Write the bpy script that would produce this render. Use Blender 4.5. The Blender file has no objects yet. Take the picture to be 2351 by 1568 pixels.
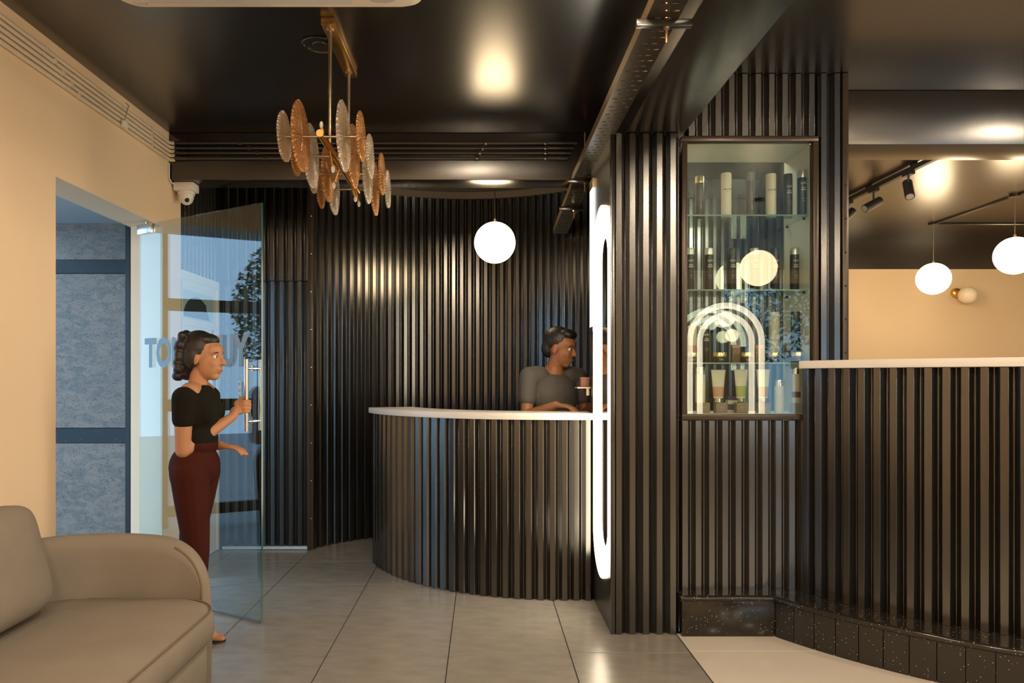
import bpy, bmesh, math, random
from mathutils import Vector, Matrix
random.seed(7)
PI = math.pi
scene = bpy.context.scene
COL = scene.collection

# ------------------------------------------------------------------ camera
F = 1660.0; UV = 1108.0; VV = 868.0; H = 1.364
cam = bpy.data.cameras.new('camera'); cam.sensor_width = 36.0
cam.lens = 36.0 * F / 2351.0
cam.shift_x = (1175.5 - UV) / 2351.0
cam.shift_y = (VV - 784.0) / 2351.0
cam.clip_start = 0.05
camo = bpy.data.objects.new('camera', cam); COL.objects.link(camo)
camo.location = (0, 0, H); camo.rotation_euler = (PI / 2, 0, 0)
scene.camera = camo

# ------------------------------------------------------------------ world, exposure
world = bpy.data.worlds.new('sky'); scene.world = world; world.use_nodes = True
bg = world.node_tree.nodes['Background']
bg.inputs['Color'].default_value = (0.42, 0.69, 1.0, 1); bg.inputs['Strength'].default_value = 2.7
vs = scene.view_settings
vs.view_transform = 'Standard'; vs.look = 'None'; vs.gamma = 1.0; vs.use_curve_mapping = False
vs.exposure = 0.6
WARM = (1.0, 0.79, 0.56)
GLOBE_E = 12.0
FILL_E = 80.0  # strength of the added fill domes

# ------------------------------------------------------------------ helpers
def px(u, v, Y):
    return Vector(((u - UV) * Y / F, Y, H - (v - VV) * Y / F))

class MB:
    def __init__(self): self.v = []; self.f = []
    def add(self, vs_, fs):
        o = len(self.v); self.v += [tuple(p) for p in vs_]; self.f += [tuple(i + o for i in f) for f in fs]; return self
    def box(self, x0, x1, y0, y1, z0, z1):
        return self.add([(x0,y0,z0),(x1,y0,z0),(x1,y1,z0),(x0,y1,z0),(x0,y0,z1),(x1,y0,z1),(x1,y1,z1),(x0,y1,z1)],
                        [(0,3,2,1),(4,5,6,7),(0,1,5,4),(1,2,6,5),(2,3,7,6),(3,0,4,7)])
    def tube(self, pts, r, n=10, cap=True):
        pts = [Vector(p) for p in pts]; rs = r if isinstance(r, (list, tuple)) else [r] * len(pts)
        rings = []; up = None
        for i, p in enumerate(pts):
            a = pts[max(i-1, 0)]; b = pts[min(i+1, len(pts)-1)]; t = (b - a).normalized()
            if up is None:
                up = Vector((0,0,1)) if abs(t.z) < .9 else Vector((1,0,0))
            x = t.cross(up)
            if x.length < 1e-6: x = t.orthogonal()
            x.normalize(); up = x.cross(t).normalized()
            rings.append([p + (x*math.cos(2*PI*k/n) + up*math.sin(2*PI*k/n)) * rs[i] for k in range(n)])
        return self.loft(rings, cap)
    def loft(self, rings, cap=True, closed=True):
        n = len(rings[0]); vs_ = [p for r in rings for p in r]; fs = []
        for i in range(len(rings)-1):
            for k in range(n if closed else n-1):
                k2 = (k+1) % n
                fs.append((i*n+k, i*n+k2, (i+1)*n+k2, (i+1)*n+k))
        if cap:
            fs.append(tuple(range(n-1, -1, -1))); m = (len(rings)-1)*n; fs.append(tuple(range(m, m+n)))
        return self.add(vs_, fs)
    def lathe(self, prof, c=(0,0,0), n=24, axis='z', cap=True):
        rings = []
        for r, h in prof:
            ring = []
            for k in range(n):
                a = 2*PI*k/n; x = r*math.cos(a); y = r*math.sin(a)
                if axis == 'z': q = (c[0]+x, c[1]+y, c[2]+h)
                elif axis == 'x': q = (c[0]+h, c[1]+x, c[2]+y)
                else: q = (c[0]+x, c[1]+h, c[2]+y)
                ring.append(q)
            rings.append(ring)
        return self.loft(rings, cap)
    def sphere(self, c, r, n=32, m=18):
        c = Vector(c); r = r if isinstance(r, (tuple, list)) else (r, r, r)
        rings = []
        for i in range(m+1):
            a = -PI/2 + PI*i/m; q = max(math.cos(a), 1e-4)
            rings.append([(c.x+r[0]*q*math.cos(2*PI*k/n), c.y+r[1]*q*math.sin(2*PI*k/n), c.z+r[2]*math.sin(a)) for k in range(n)])
        return self.loft(rings, True)
    def prism(self, poly, a, b, axis='z'):
        def P(p, h):
            return (p[0], p[1], h) if axis == 'z' else ((h, p[0], p[1]) if axis == 'x' else (p[0], h, p[1]))
        return self.loft([[P(p, a) for p in poly], [P(p, b) for p in poly]], True)
    def build(self, name, mat=None, parent=None, smooth=35, bevel=0, seg=2, link=True):
        me = bpy.data.meshes.new(name); me.from_pydata(self.v, [], self.f)
        bm = bmesh.new(); bm.from_mesh(me)
        bmesh.ops.recalc_face_normals(bm, faces=bm.faces)
        if bevel:
            es = [e for e in bm.edges if len(e.link_faces) == 2 and e.calc_face_angle(0) > math.radians(40)]
            bmesh.ops.bevel(bm, geom=es, offset=bevel, segments=seg, profile=.5, affect='EDGES', clamp_overlap=True)
        bm.to_mesh(me); bm.free()
        return mk(name, me, mat, parent, smooth)

def mk(name, me, mat=None, parent=None, smooth=35):
    if smooth:
        me.polygons.foreach_set('use_smooth', [True]*len(me.polygons)); me.set_sharp_from_angle(angle=math.radians(smooth))
    if mat: me.materials.append(mat)
    o = bpy.data.objects.new(name, me); COL.objects.link(o)
    if parent: o.parent = parent
    return o

def tag(o, label=None, cat=None, group=None, kind=None):
    if label: o['label'] = label
    if cat: o['category'] = cat
    if group: o['group'] = group
    if kind: o['kind'] = kind
    return o
def thing(name, label, cat, loc=(0,0,0), group=None):
    o = bpy.data.objects.new(name, None); COL.objects.link(o); o.location = loc
    o.empty_display_size = .05
    return tag(o, label, cat, group)
def struct(name, label=None, loc=(0,0,0)):
    o = bpy.data.objects.new(name, None); COL.objects.link(o); o.location = loc; o.empty_display_size = .05
    return tag(o, label, None, None, 'structure')
def bx(name, x0, x1, y0, y1, z0, z1, mat, parent=None, bevel=0):
    return MB().box(x0,x1,y0,y1,z0,z1).build(name, mat, parent, 35, bevel)
def copy_tree(o, parent=None):
    c = o.copy(); COL.objects.link(c); c.parent = parent
    for ch in [x for x in o.children]: copy_tree(ch, c)
    return c

# ------------------------------------------------------------------ materials
MATS = {}
def M(name, col, rough=.5, metal=0, spec=.5, noise=0, nscale=8, bump=0, bscale=60, emit=None, estr=0, coat=0, alpha=1, stretch=None, rvar=0, ior=1.5):
    if name in MATS: return MATS[name]
    m = bpy.data.materials.new(name); m.use_nodes = True; nt = m.node_tree; b = nt.nodes['Principled BSDF']
    b.inputs['Base Color'].default_value = (*col, 1); b.inputs['Roughness'].default_value = rough
    b.inputs['Metallic'].default_value = metal; b.inputs['Specular IOR Level'].default_value = spec
    b.inputs['Coat Weight'].default_value = coat; b.inputs['Alpha'].default_value = alpha; b.inputs['IOR'].default_value = ior
    if emit: b.inputs['Emission Color'].default_value = (*emit, 1); b.inputs['Emission Strength'].default_value = estr
    if noise or bump or rvar:
        tc = nt.nodes.new('ShaderNodeTexCoord'); mp = nt.nodes.new('ShaderNodeMapping')
        nt.links.new(tc.outputs['Object'], mp.inputs['Vector'])
        if stretch: mp.inputs['Scale'].default_value = stretch
    if noise or rvar:
        n = nt.nodes.new('ShaderNodeTexNoise'); n.inputs['Scale'].default_value = nscale; n.inputs['Detail'].default_value = 6
        nt.links.new(mp.outputs['Vector'], n.inputs['Vector'])
        if noise:
            r = nt.nodes.new('ShaderNodeValToRGB')
            r.color_ramp.elements[0].position = .12; r.color_ramp.elements[1].position = .88
            r.color_ramp.elements[0].color = (*[c*(1-noise) for c in col], 1); r.color_ramp.elements[1].color = (*[min(1, c*(1+noise)) for c in col], 1)
            nt.links.new(n.outputs['Fac'], r.inputs['Fac']); nt.links.new(r.outputs['Color'], b.inputs['Base Color'])
        if rvar:
            mr = nt.nodes.new('ShaderNodeMapRange'); mr.inputs['To Min'].default_value = max(0, rough-rvar); mr.inputs['To Max'].default_value = rough+rvar
            mr.inputs['From Min'].default_value = .3; mr.inputs['From Max'].default_value = .7
            nt.links.new(n.outputs['Fac'], mr.inputs['Value']); nt.links.new(mr.outputs['Result'], b.inputs['Roughness'])
    if bump:
        n2 = nt.nodes.new('ShaderNodeTexNoise'); n2.inputs['Scale'].default_value = bscale; n2.inputs['Detail'].default_value = 4
        nt.links.new(mp.outputs['Vector'], n2.inputs['Vector'])
        bp = nt.nodes.new('ShaderNodeBump'); bp.inputs['Strength'].default_value = bump; bp.inputs['Distance'].default_value = .004
        nt.links.new(n2.outputs['Fac'], bp.inputs['Height']); nt.links.new(bp.outputs['Normal'], b.inputs['Normal'])
    b.inputs['Coat Roughness'].default_value = .2
    MATS[name] = m; return m

def glass_mat(name, tint=(1,1,1), ior=1.5, rough=0.0, boost=1.0):
    m = bpy.data.materials.new(name); m.use_nodes = True; nt = m.node_tree; nt.nodes.clear()
    out = nt.nodes.new('ShaderNodeOutputMaterial'); mix = nt.nodes.new('ShaderNodeMixShader')
    tr = nt.nodes.new('ShaderNodeBsdfTransparent'); gl = nt.nodes.new('ShaderNodeBsdfGlossy'); fr = nt.nodes.new('ShaderNodeFresnel')
    tr.inputs['Color'].default_value = (*tint, 1); gl.inputs['Roughness'].default_value = rough
    ge = nt.nodes.new('ShaderNodeNewGeometry'); mr = nt.nodes.new('ShaderNodeMapRange')   # same reflectance on entering and leaving the pane
    mr.inputs['To Min'].default_value = ior; mr.inputs['To Max'].default_value = 1/ior
    nt.links.new(ge.outputs['Backfacing'], mr.inputs['Value']); nt.links.new(mr.outputs['Result'], fr.inputs['IOR'])
    mu = nt.nodes.new('ShaderNodeMath'); mu.operation = 'MULTIPLY'; mu.inputs[1].default_value = boost; mu.use_clamp = True
    nt.links.new(fr.outputs['Fac'], mu.inputs[0]); nt.links.new(mu.outputs[0], mix.inputs['Fac'])
    nt.links.new(tr.outputs[0], mix.inputs[1]); nt.links.new(gl.outputs[0], mix.inputs[2]); nt.links.new(mix.outputs[0], out.inputs['Surface'])
    MATS[name] = m; return m

def speckle_mat(name, col, dot, scale=120, thr=.12, rough=.15, col2=None, s2=6, warp=None):
    m = bpy.data.materials.new(name); m.use_nodes = True; nt = m.node_tree; b = nt.nodes['Principled BSDF']
    tc = nt.nodes.new('ShaderNodeTexCoord'); vo = nt.nodes.new('ShaderNodeTexVoronoi'); vo.inputs['Scale'].default_value = scale
    nt.links.new(tc.outputs['Object'], vo.inputs['Vector'])
    lt = nt.nodes.new('ShaderNodeMath'); lt.operation = 'LESS_THAN'; lt.inputs[1].default_value = thr
    nt.links.new(vo.outputs['Distance'], lt.inputs[0])
    wn = nt.nodes.new('ShaderNodeMath'); wn.operation = 'MULTIPLY'
    sp = nt.nodes.new('ShaderNodeSeparateColor'); nt.links.new(vo.outputs['Color'], sp.inputs[0])
    gt = nt.nodes.new('ShaderNodeMath'); gt.operation = 'GREATER_THAN'; gt.inputs[1].default_value = .7
    nt.links.new(sp.outputs[0], gt.inputs[0]); nt.links.new(gt.outputs[0], wn.inputs[0]); nt.links.new(lt.outputs[0], wn.inputs[1])
    mx = nt.nodes.new('ShaderNodeMix'); mx.data_type = 'RGBA'
    nt.links.new(wn.outputs[0], mx.inputs[0]); mx.inputs[6].default_value = (*col, 1); mx.inputs[7].default_value = (*dot, 1)
    if col2:
        n = nt.nodes.new('ShaderNodeTexNoise'); n.inputs['Scale'].default_value = s2; n.inputs['Detail'].default_value = 8; n.inputs['Distortion'].default_value = 1.2
        mp = nt.nodes.new('ShaderNodeMapping'); nt.links.new(tc.outputs['Object'], mp.inputs['Vector'])
        if warp: mp.inputs['Scale'].default_value = warp
        nt.links.new(mp.outputs[0], n.inputs['Vector'])
        r = nt.nodes.new('ShaderNodeValToRGB'); r.color_ramp.elements[0].position = .35; r.color_ramp.elements[1].position = .65
        r.color_ramp.elements[0].color = (*col, 1); r.color_ramp.elements[1].color = (*col2, 1)
        nt.links.new(n.outputs['Fac'], r.inputs[0]); nt.links.new(r.outputs[0], mx.inputs[6])
    nt.links.new(mx.outputs[2], b.inputs['Base Color']); b.inputs['Roughness'].default_value = rough
    MATS[name] = m; return m

BLACK = M('black_gloss_metal', (.007,.0055,.004), .21, 0, .5, ior=2.0)
CEIL = M('black_gloss_ceiling', (.008,.005,.003), .27, 0, .5, ior=2.25)
BEAMB = M('black_beam_paint', (.009,.006,.004), .25, 0, .5, ior=1.85)
CREAM = M('cream_plaster', (.82,.64,.44), .75, noise=.03, nscale=1.5, bump=.05, bscale=30)
PEACH = M('peach_plaster', (.68,.53,.35), .75, noise=.03, nscale=1.5)
WHITE = M('white_paint', (.72,.70,.66), .45)
SOLID = M('solid_surface_white', (.80,.78,.75), .28)
LAMI = M('white_laminate', (.68,.65,.60), .4)
TILE = M('grey_porcelain', (.24,.222,.195), .24, 0, .5, noise=.22, nscale=7, stretch=(1,2.2,1))
GROUT = M('dark_grout', (.035,.032,.028), .8)
WTILE = M('white_polished_tile', (.62,.57,.50), .12)
GRAN = speckle_mat('black_speckled_granite', (.016,.014,.011), (.55,.45,.33), 85, .16, .14)
OGRAN = speckle_mat('grey_pink_granite', (.15,.132,.115), (.04,.04,.04), 110, .34, .45, (.27,.20,.155), 9, (1,1,2.2))
OBAND = speckle_mat('black_granite_band', (.010,.014,.016), (.2,.22,.22), 60, .14, .5)
BRASS = M('brushed_brass', (.72,.43,.14), .28, 1)
BRASSD = M('aged_brass', (.45,.36,.24), .3, 1)
STEEL = M('brushed_steel', (.75,.72,.66), .22, 1)
GALV = M('galvanised_tray', (.10,.085,.06), .3, .75)
BLKM = M('black_matte_metal', (.015,.014,.013), .45)
PIPEB = M('black_conduit', (.02,.018,.016), .22, 0, .8)
GLASS = glass_mat('clear_glass', (.90,.96,.95), 1.5)
DGLASS = glass_mat('door_glass', (.88,.95,.96), 1.55, 0, 1.15)
GEDGE = M('glass_green_edge', (.02,.085,.085), .2)
SHELFG = glass_mat('shelf_glass', (.88,.95,.91), 1.5)
GLOBE = M('lit_opal_glass', (.9,.9,.88), .3, emit=(1.0,.74,.43), estr=GLOBE_E)
OPAL = M('unlit_opal_glass', (.85,.74,.58), .3)
LED = M('led_white', (.9,.9,.9), .4, emit=(1.0,.84,.60), estr=7.0)
LEDA = M('led_arch', (.9,.9,.9), .4, emit=(1.0,.84,.60), estr=6.5)
MIRROR = M('mirror', (.75,.76,.74), .02, 1)
BRONZE = M('bronze_trim', (.055,.040,.028), .3, .3)
# ================================================================== STRUCTURE
XL = -2.10; ZC = 3.006; YB = -3.2; XR = 7.4; YS = 8.52

# corrugated sheet along a plan path: ribs of trapezoid profile, thickness 3 mm
def corr_points(path, pitch, depth, phase=0.0):
    path = [Vector((p[0], p[1])) for p in path]
    L = [0]
    for a, b in zip(path, path[1:]): L.append(L[-1] + (b-a).length)
    T = L[-1]
    def at(s):
        for i in range(len(L)-1):
            if s <= L[i+1] or i == len(L)-2:
                d = (path[i+1]-path[i]); ln = max(d.length, 1e-9); t = (s-L[i])/ln
                p = path[i] + d*t; d = d/ln; return p, Vector((d.y, -d.x))
    prof = [(0.0,1),(.42,1),(.68,0),(.74,0)]
    def hh_(s):
        f = (s/pitch - phase) % 1.0
        return 1 if f <= .42 else (1-(f-.42)/.26 if f < .68 else (0 if f <= .74 else (f-.74)/.26))
    ss = []
    k = -1
    while True:
        base = (k + phase)*pitch
        if base > T: break
        for q, h in prof:
            s = base + q*pitch
            if 0 <= s <= T: ss.append((s, h))
        k += 1
    if ss[0][0] > 1e-6: ss.insert(0, (0, hh_(0)))
    if ss[-1][0] < T-1e-6: ss.append((T, hh_(T)))
    out = []
    for s, h in ss:
        p, n = at(s)
        out.append((p.x + n.x*depth*h, p.y + n.y*depth*h))
    return out
def corrugated(name, path, z0, z1, mat=None, parent=None, pitch=.072, depth=.026, phase=0.0, label=None):
    """path runs so that its right-hand side is the side that is seen"""
    pts = corr_points(path, pitch, depth, phase); mb = MB()
    n = len(pts); back = []
    for i, p in enumerate(pts):
        a = Vector(pts[max(i-1,0)]); b = Vector(pts[min(i+1,n-1)]); d = (b-a).normalized(); back.append((p[0]-d.y*.003, p[1]+d.x*.003))
    rows = []
    vs_ = [(p[0],p[1],z0) for p in pts] + [(p[0],p[1],z1) for p in pts] + [(p[0],p[1],z0) for p in back] + [(p[0],p[1],z1) for p in back]
    fs = []
    for i in range(n-1):
        fs += [(i,i+1,n+i+1,n+i), (2*n+i+1,2*n+i,3*n+i,3*n+i+1), (n+i,n+i+1,3*n+i+1,3*n+i), (i+1,i,2*n+i,2*n+i+1)]
    fs += [(0,n,3*n,2*n),(n-1,2*n-1+n*2-n*0-0 if False else 3*n-1,4*n-1,2*n-1)]
    mb.add(vs_, fs)
    me_o = mb.build(name, mat or BLACK, parent, 20, 0)
    # slight rounding of the folded edges
    md = me_o.modifiers.new('bevel', 'BEVEL'); md.width = .0022; md.segments = 2; md.limit_method = 'ANGLE'; md.angle_limit = math.radians(25)
    if label: me_o['label'] = label
    return me_o
def split_path(path, step):
    """cut a plan path into sheets whose length is a multiple of the pitch"""
    path = [Vector((p[0],p[1])) for p in path]; out = []; cur = [path[0]]; acc = 0
    for a, b in zip(path, path[1:]):
        d = (b-a).length; pos = 0
        while acc + d - pos >= step - 1e-9:
            need = step - acc; pos += need; q = a + (b-a)*(pos/d); cur.append(q); out.append(cur); cur = [q]; acc = 0
        acc += d - pos
        if (cur[-1]-b).length > 1e-6: cur.append(b)
    if len(cur) > 1 and acc > .01: out.append(cur)
    return out

# ---- floor: grey tiles, white tiles, raised base
fl = struct('floor')
bx('grout_bed', XL-.02, 1.034, YB, 6.6, -.12, -.004, GROUT, fl)
bx('white_bed', 1.034, XR, YB, 3.9, -.12, -.004, GROUT, fl)
xs = [-2.568+.6*i for i in range(7)]; ys = [-3.2] + [1.79+.6*i for i in range(9)]
tm = {}
for i in range(6):
    for j in range(len(ys)-1):
        x0 = max(xs[i], XL) + .0024; x1 = xs[i+1] - .0024; y0 = ys[j]+.0024; y1 = min(ys[j+1]-.0024, 6.6)
        if x1 - x0 < .02: continue
        key = (round(x1-x0,3), round(y1-y0,3))
        if key not in tm:
            o = MB().box(0, x1-x0, 0, y1-y0, -.004, 0).build('tile', TILE, fl, 35, .001, 1); tm[key] = o.data
        else:
            o = bpy.data.objects.new('tile', tm[key]); COL.objects.link(o); o.parent = fl
        o.location = (x0, y0, 0)
for (x0, x1, y0, y1) in [(1.036,2.236,3.613,3.86),(1.036,2.236,3.013,3.610),(1.036,2.236,2.413,3.010),(2.239,3.439,2.413,3.010),(2.239,3.439,3.013,3.61),(1.036,XR,YB,2.410)]:
    o = MB().box(x0,x1,y0,y1,-.004,.0005).build('tile', WTILE, fl, 35, .001, 1); o['label'] = 'glossy off-white floor tile'
bx('raised_floor_slab', 1.15, XR, 4.26, YS, -.12, .20, WTILE, fl)

# ---- ceiling and beams
o = bx('ceiling', XL-.25, XR+.1, YB-.1, YS+.1, ZC, ZC+.15, CEIL); tag(o, kind='structure')
o = bx('ceiling_beam', .76, 1.075, YB, 4.55, 2.668, ZC-.001, BEAMB, None, .004); tag(o, 'black gloss beam running from the camera to the ribbed column', kind='structure')
o = bx('ceiling_beam', XL-.02, 1.10, 4.842, 5.05, 2.691, ZC-.001, BEAMB, None, .004); tag(o, 'black cross beam above the reception counter carrying conduits', kind='structure')
o = bx('ceiling_beam', 1.97, XR, 4.124, 4.42, 2.696, ZC-.001, BEAMB, None, .004); tag(o, 'wide black cross beam above the tall ribbed counter', kind='structure')

# ---- left wall with door opening (Y 3.557..4.736, head 2.356)
wl = MB(); T = .205
wl.box(XL-T, XL, YB, 3.557, 0, ZC); wl.box(XL-T, XL, 4.736, 5.03, 0, ZC); wl.box(XL-T, XL, 3.557, 4.736, 2.356, ZC)
tag(wl.build('wall_left', CREAM), kind='structure')
# side wall of the recess beyond the beam, with the white door
ws = struct('wall_recess')
bx('wall_core', XL-.12, XL-.025, 5.03, 5.80, 0, ZC, BLKM, ws)
corrugated('corrugated_sheet', [(XL-.022,5.79),(XL-.022,5.035)], 2.125, ZC-.002, None, ws)
bx('wall_core', XL-.12, -1.36, 5.80, 5.90, 0, ZC, BLKM, ws)
corrugated('corrugated_sheet', [(-2.07,5.77),(-1.385,5.77)], .035, 2.136, None, ws, phase=.35)
corrugated('corrugated_sheet', [(-2.07,5.752),(-1.385,5.752)], 2.136, ZC-.002, None, ws, phase=.35)
o = bx('gap_light_strip', -2.07, -1.385, 5.745, 5.79, .004, .026, M('gap_light_blue', (.5,.66,.85), .3), ws); o['label'] = 'pale blue strip painting the light in the gap under the ribbed door'  # daylight in the gap under the door, painted as a pale blue strip
o = bx('corner_trim', -1.392, -1.345, 5.735, 5.775, .002, ZC-.002, BRONZE, ws, .003)
for k in range(9):
    MB().lathe([(.006,0),(.006,-.003),(.003,-.005)], (-1.36, 5.735, .25+.3*k), 10, 'y').build('rivet', STEEL, ws)

# ---- curved back wall of the reception niche
cc = (-.15, 4.90); R = 1.5
def arc(c, r, a0, a1, n=80):
    return [(c[0]+r*math.cos(a0+(a1-a0)*i/n), c[1]+r*math.sin(a0+(a1-a0)*i/n)) for i in range(n+1)]
a_l = math.acos(max(-1, (-1.36-cc[0])/R)); a_r = math.acos((1.10-cc[0])/R)
wc = struct('wall_curved')
core = arc(cc, R+.03, a_l, a_r); outer = arc(cc, R+.10, a_l, a_r)
mb = MB(); mb.loft([[(a[0],a[1],0),(b[0],b[1],0),(b[0],b[1],ZC),(a[0],a[1],ZC)] for a, b in zip(core, outer)]); mb.build('wall_core', BLKM, wc)
for seg in split_path(arc(cc, R+.012, a_l, a_r, 200), .072*9):
    corrugated('corrugated_sheet', [tuple(p) for p in seg], .002, ZC-.05, None, wc, depth=.027)
trim = [(p, q) for p, q in zip(arc(cc, R-.022, a_l, a_r), arc(cc, R+.02, a_l, a_r))]
mb = MB(); mb.loft([[(p[0],p[1],ZC-.058),(q[0],q[1],ZC-.058),(q[0],q[1],ZC-.001),(p[0],p[1],ZC-.001)] for p, q in trim]); o = mb.build('cornice_trim', M('cornice_brown', (.10,.08,.06), .4), wc)

# ---- partition between niche and salon, wall behind the display, salon walls
o = bx('wall_partition', 1.11, 1.16, 4.27, 6.64, 0, ZC, BLKM); tag(o, kind='structure')
wr = struct('wall_rear')
bx('wall_core', 1.16, 2.75, 6.64, 6.72, 0, ZC, BLKM, wr); bx('wall_core', 2.70, 2.75, 6.72, YS, 0, ZC, PEACH, wr)
for seg in split_path([(1.17,6.63),(2.75,6.63)], .072*11):
    corrugated('corrugated_sheet', [tuple(p) for p in seg], .2, ZC-.002, None, wr)
wb = struct('wall_back')
bx('wall_plaster', 2.75, XR+.1, YS, YS+.1, 0, 2.647, PEACH, wb)
bx('black_upper_band', 2.75, XR+.1, YS-.004, YS+.1, 2.647, ZC, BEAMB, wb)
o = bx('wall_right', XR, XR+.12, YB, YS, 0, ZC, PEACH); tag(o, kind='structure')
wf = MB()
wf.box(XL-T, 3.64, YB-.15, YB, 0, ZC); wf.box(6.6, XR+.12, YB-.15, YB, 0, ZC); wf.box(3.64, 6.6, YB-.15, YB, 0, .45); wf.box(3.64, 6.6, YB-.15, YB, 2.81, ZC)
tag(wf.build('wall_front', CREAM), kind='structure')
w1 = struct('window_1')
for (a,b,c,d) in [(3.64,3.70,.45,2.81),(6.54,6.6,.45,2.81),(5.09,5.15,.45,2.81),(3.64,6.6,.45,.51),(3.64,6.6,2.75,2.81)]:
    bx('window_frame', a, b, YB-.11, YB-.05, c, d, BLKM, w1)
bx('pane', 3.70, 5.09, YB-.085, YB-.075, .51, 2.75, GLASS, w1); bx('pane', 5.15, 6.54, YB-.085, YB-.075, .51, 2.75, GLASS, w1)

# ---- ribbed column with smooth black side
wcol = struct('wall_column')
bx('column_core', .684, 1.048, 3.87, 4.55, 0, 2.668, M('black_side_panel', (.02,.016,.012), .3, 0, .6), wcol)
corrugated('corrugated_sheet', [(.70,3.870),(1.05,3.870)], .002, 2.667, None, wcol, phase=.14)
o = bx('corner_trim', .681, .704, 3.843, 3.872, .002, 2.667, BLACK, wcol, .002)

# ---- display bay: ribbed panels around the glazed cabinet
YD = 3.92; cx0, cx1, cz0, cz1 = 1.10, 1.775, 1.17, 2.634
wd = struct('wall_display')
bx('panel_core', 1.052, 1.80, YD+.002, YD+.03, .21, cz0-.035, BLKM, wd)
bx('panel_core', 1.052, 1.96, YD+.002, YD+.03, cz1+.035, ZC-.001, BLKM, wd)
bx('panel_core', cx1+.03, 1.965, YD+.002, 4.27, 0, ZC-.001, BLKM, wd)
corrugated('corrugated_sheet', [(1.055,YD),(1.80,YD)], .215, cz0-.035, None, wd, phase=.3, depth=.024)
corrugated('corrugated_sheet', [(1.09,YD),(1.80,YD)], cz1+.035, ZC-.002, None, wd, phase=.3, depth=.024)
corrugated('corrugated_sheet', [(1.80,YD),(1.94,YD)], .215, ZC-.002, None, wd, phase=.3, depth=.03)
bx('corner_trim', 1.935, 1.968, YD-.035, YD, .215, ZC-.002, BRONZE, wd, .003)
for k in range(8):
    MB().lathe([(.006,0),(.006,-.003),(.003,-.005)], (1.952, YD-.035, 1.5+.18*k), 10, 'y').build('rivet', BLKM, wd)
# granite plinth under the panel
bx('granite_slab', 1.052, 1.565, 3.815, YD+.03, 0, .188, GRAN, wd, .002)
mb = MB(); mb.tube([(1.045,3.822,.200),(1.566,3.822,.200)], .0165, 14); mb.build('bullnose_edge', GRAN, wd)
bx('ledge_slab', 1.052, 1.60, 3.824, YD+.03, .188, .2155, GRAN, wd)

# ================================================================== OUTSIDE
ow = struct('wall_outside')
for (z0, z1, m, d) in [(0,.888,OGRAN,0),(.888,.998,OBAND,-.006),(.998,2.13,OGRAN,0),(2.13,2.23,OBAND,-.006),(2.23,2.9,OGRAN,0)]:
    xsplit = [-4.4,-3.32,-2.57] if m is OGRAN else [-4.4,-3.52,-2.57]
    for a, b in zip(xsplit, xsplit[1:]):
        o = bx('granite_panel', a+.0015, b-.0015, 5.30+d, 5.36, z0+.002, z1-.002, m, ow)
bx('wall_core', -4.4, -2.305, 5.362, 5.40, 0, 2.9, GROUT, ow)
bx('black_frame_post', -2.60, -2.565, 5.26, 5.30, 0, 2.9, BLKM, ow)
o = bx('ceiling_outside', -3.3, -2.306, 3.3, 5.30, 2.50, 2.56, M('grey_soffit', (.42,.45,.48), .6)); tag(o, kind='structure')
o = bx('trim_1', -2.42, -2.306, 3.4, 5.15, 2.40, 2.50, CREAM); tag(o, 'cream lintel strip outside the door', kind='structure')
o = bx('ground_outside', -16, XL-.21, -8, 12, -.14, -.02, M('grey_paving', (.28,.28,.28), .7, noise=.15, nscale=2)); tag(o, kind='structure')
o = bx('door_sill', XL-.21, XL, 3.557, 4.736, -.02, .002, TILE); tag(o, 'grey stone sill under the glass door', kind='structure')
o = bx('ground_outside', XL-.4, 12, -14, YB-.16, -.14, -.02, MATS['grey_paving']); tag(o, kind='structure')
o = struct('window_2', 'dark metal glazing bars of a shopfront screen across the passage')
for z0, z1 in [(.10,.20),(1.06,1.17),(1.98,2.09),(2.78,2.90)]: bx('glazing_bar', -4.30, -4.24, -1.5, 4.4, z0, z1, BLKM, o)
for y in (-1.5, 1.4, 4.34): bx('glazing_post', -4.30, -4.24, y, y+.06, 0, 2.9, BLKM, o)
LEAF = M('leaf_green', (.05,.10,.035), .5, noise=.4, nscale=2); BARK = M('bark', (.09,.07,.05), .8, bump=.5, bscale=25)
def tree(x, y, h, r, label, seed):
    rnd = random.Random(seed)
    t = thing('tree', label, 'tree', (x, y, -.02), 'street trees outside')
    mb = MB(); mb.tube([(0,0,0),(.05,.02,h*.35),(0,.06,h*.7)], [.14,.11,.05], 9)
    for k in range(5):
        a = k*1.3; mb.tube([(0,.03,h*.4+.1*k),(math.cos(a)*r*.6, math.sin(a)*r*.6, h*.62+.12*k)], [.05,.02], 6)
    mb.build('trunk', BARK, t)
    mb = MB()
    for k in range(4200):
        while True:
            p = Vector((rnd.uniform(-1,1), rnd.uniform(-1,1), rnd.uniform(-1,1)))
            if .3 < p.length < 1: break
        c = Vector((p.x*r, p.y*r, h*.68 + p.z*h*.34)); s = rnd.uniform(.035,.075)
        a = Vector((rnd.gauss(0,1), rnd.gauss(0,1), rnd.gauss(0,1))).normalized(); b = a.orthogonal().normalized()
        mb.add([c-a*s, c+b*s*.45, c+a*s, c-b*s*.45], [(0,1,2,3)])
    tag(mb.build('foliage', LEAF, t, 0), kind='stuff')
tree(-10.5, 2.1, 3.8, .95, 'leafy street tree seen only in the door glass', 1)
tree(-13, -3.0, 5.2, 1.8, 'tall street tree furthest from the door', 2)
tree(5.2, -7.0, 4.4, 1.7, 'leafy tree behind the shop window', 3)
tree(8.4, -8.0, 4.8, 1.8, 'second leafy tree behind the shop window', 4)
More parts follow.
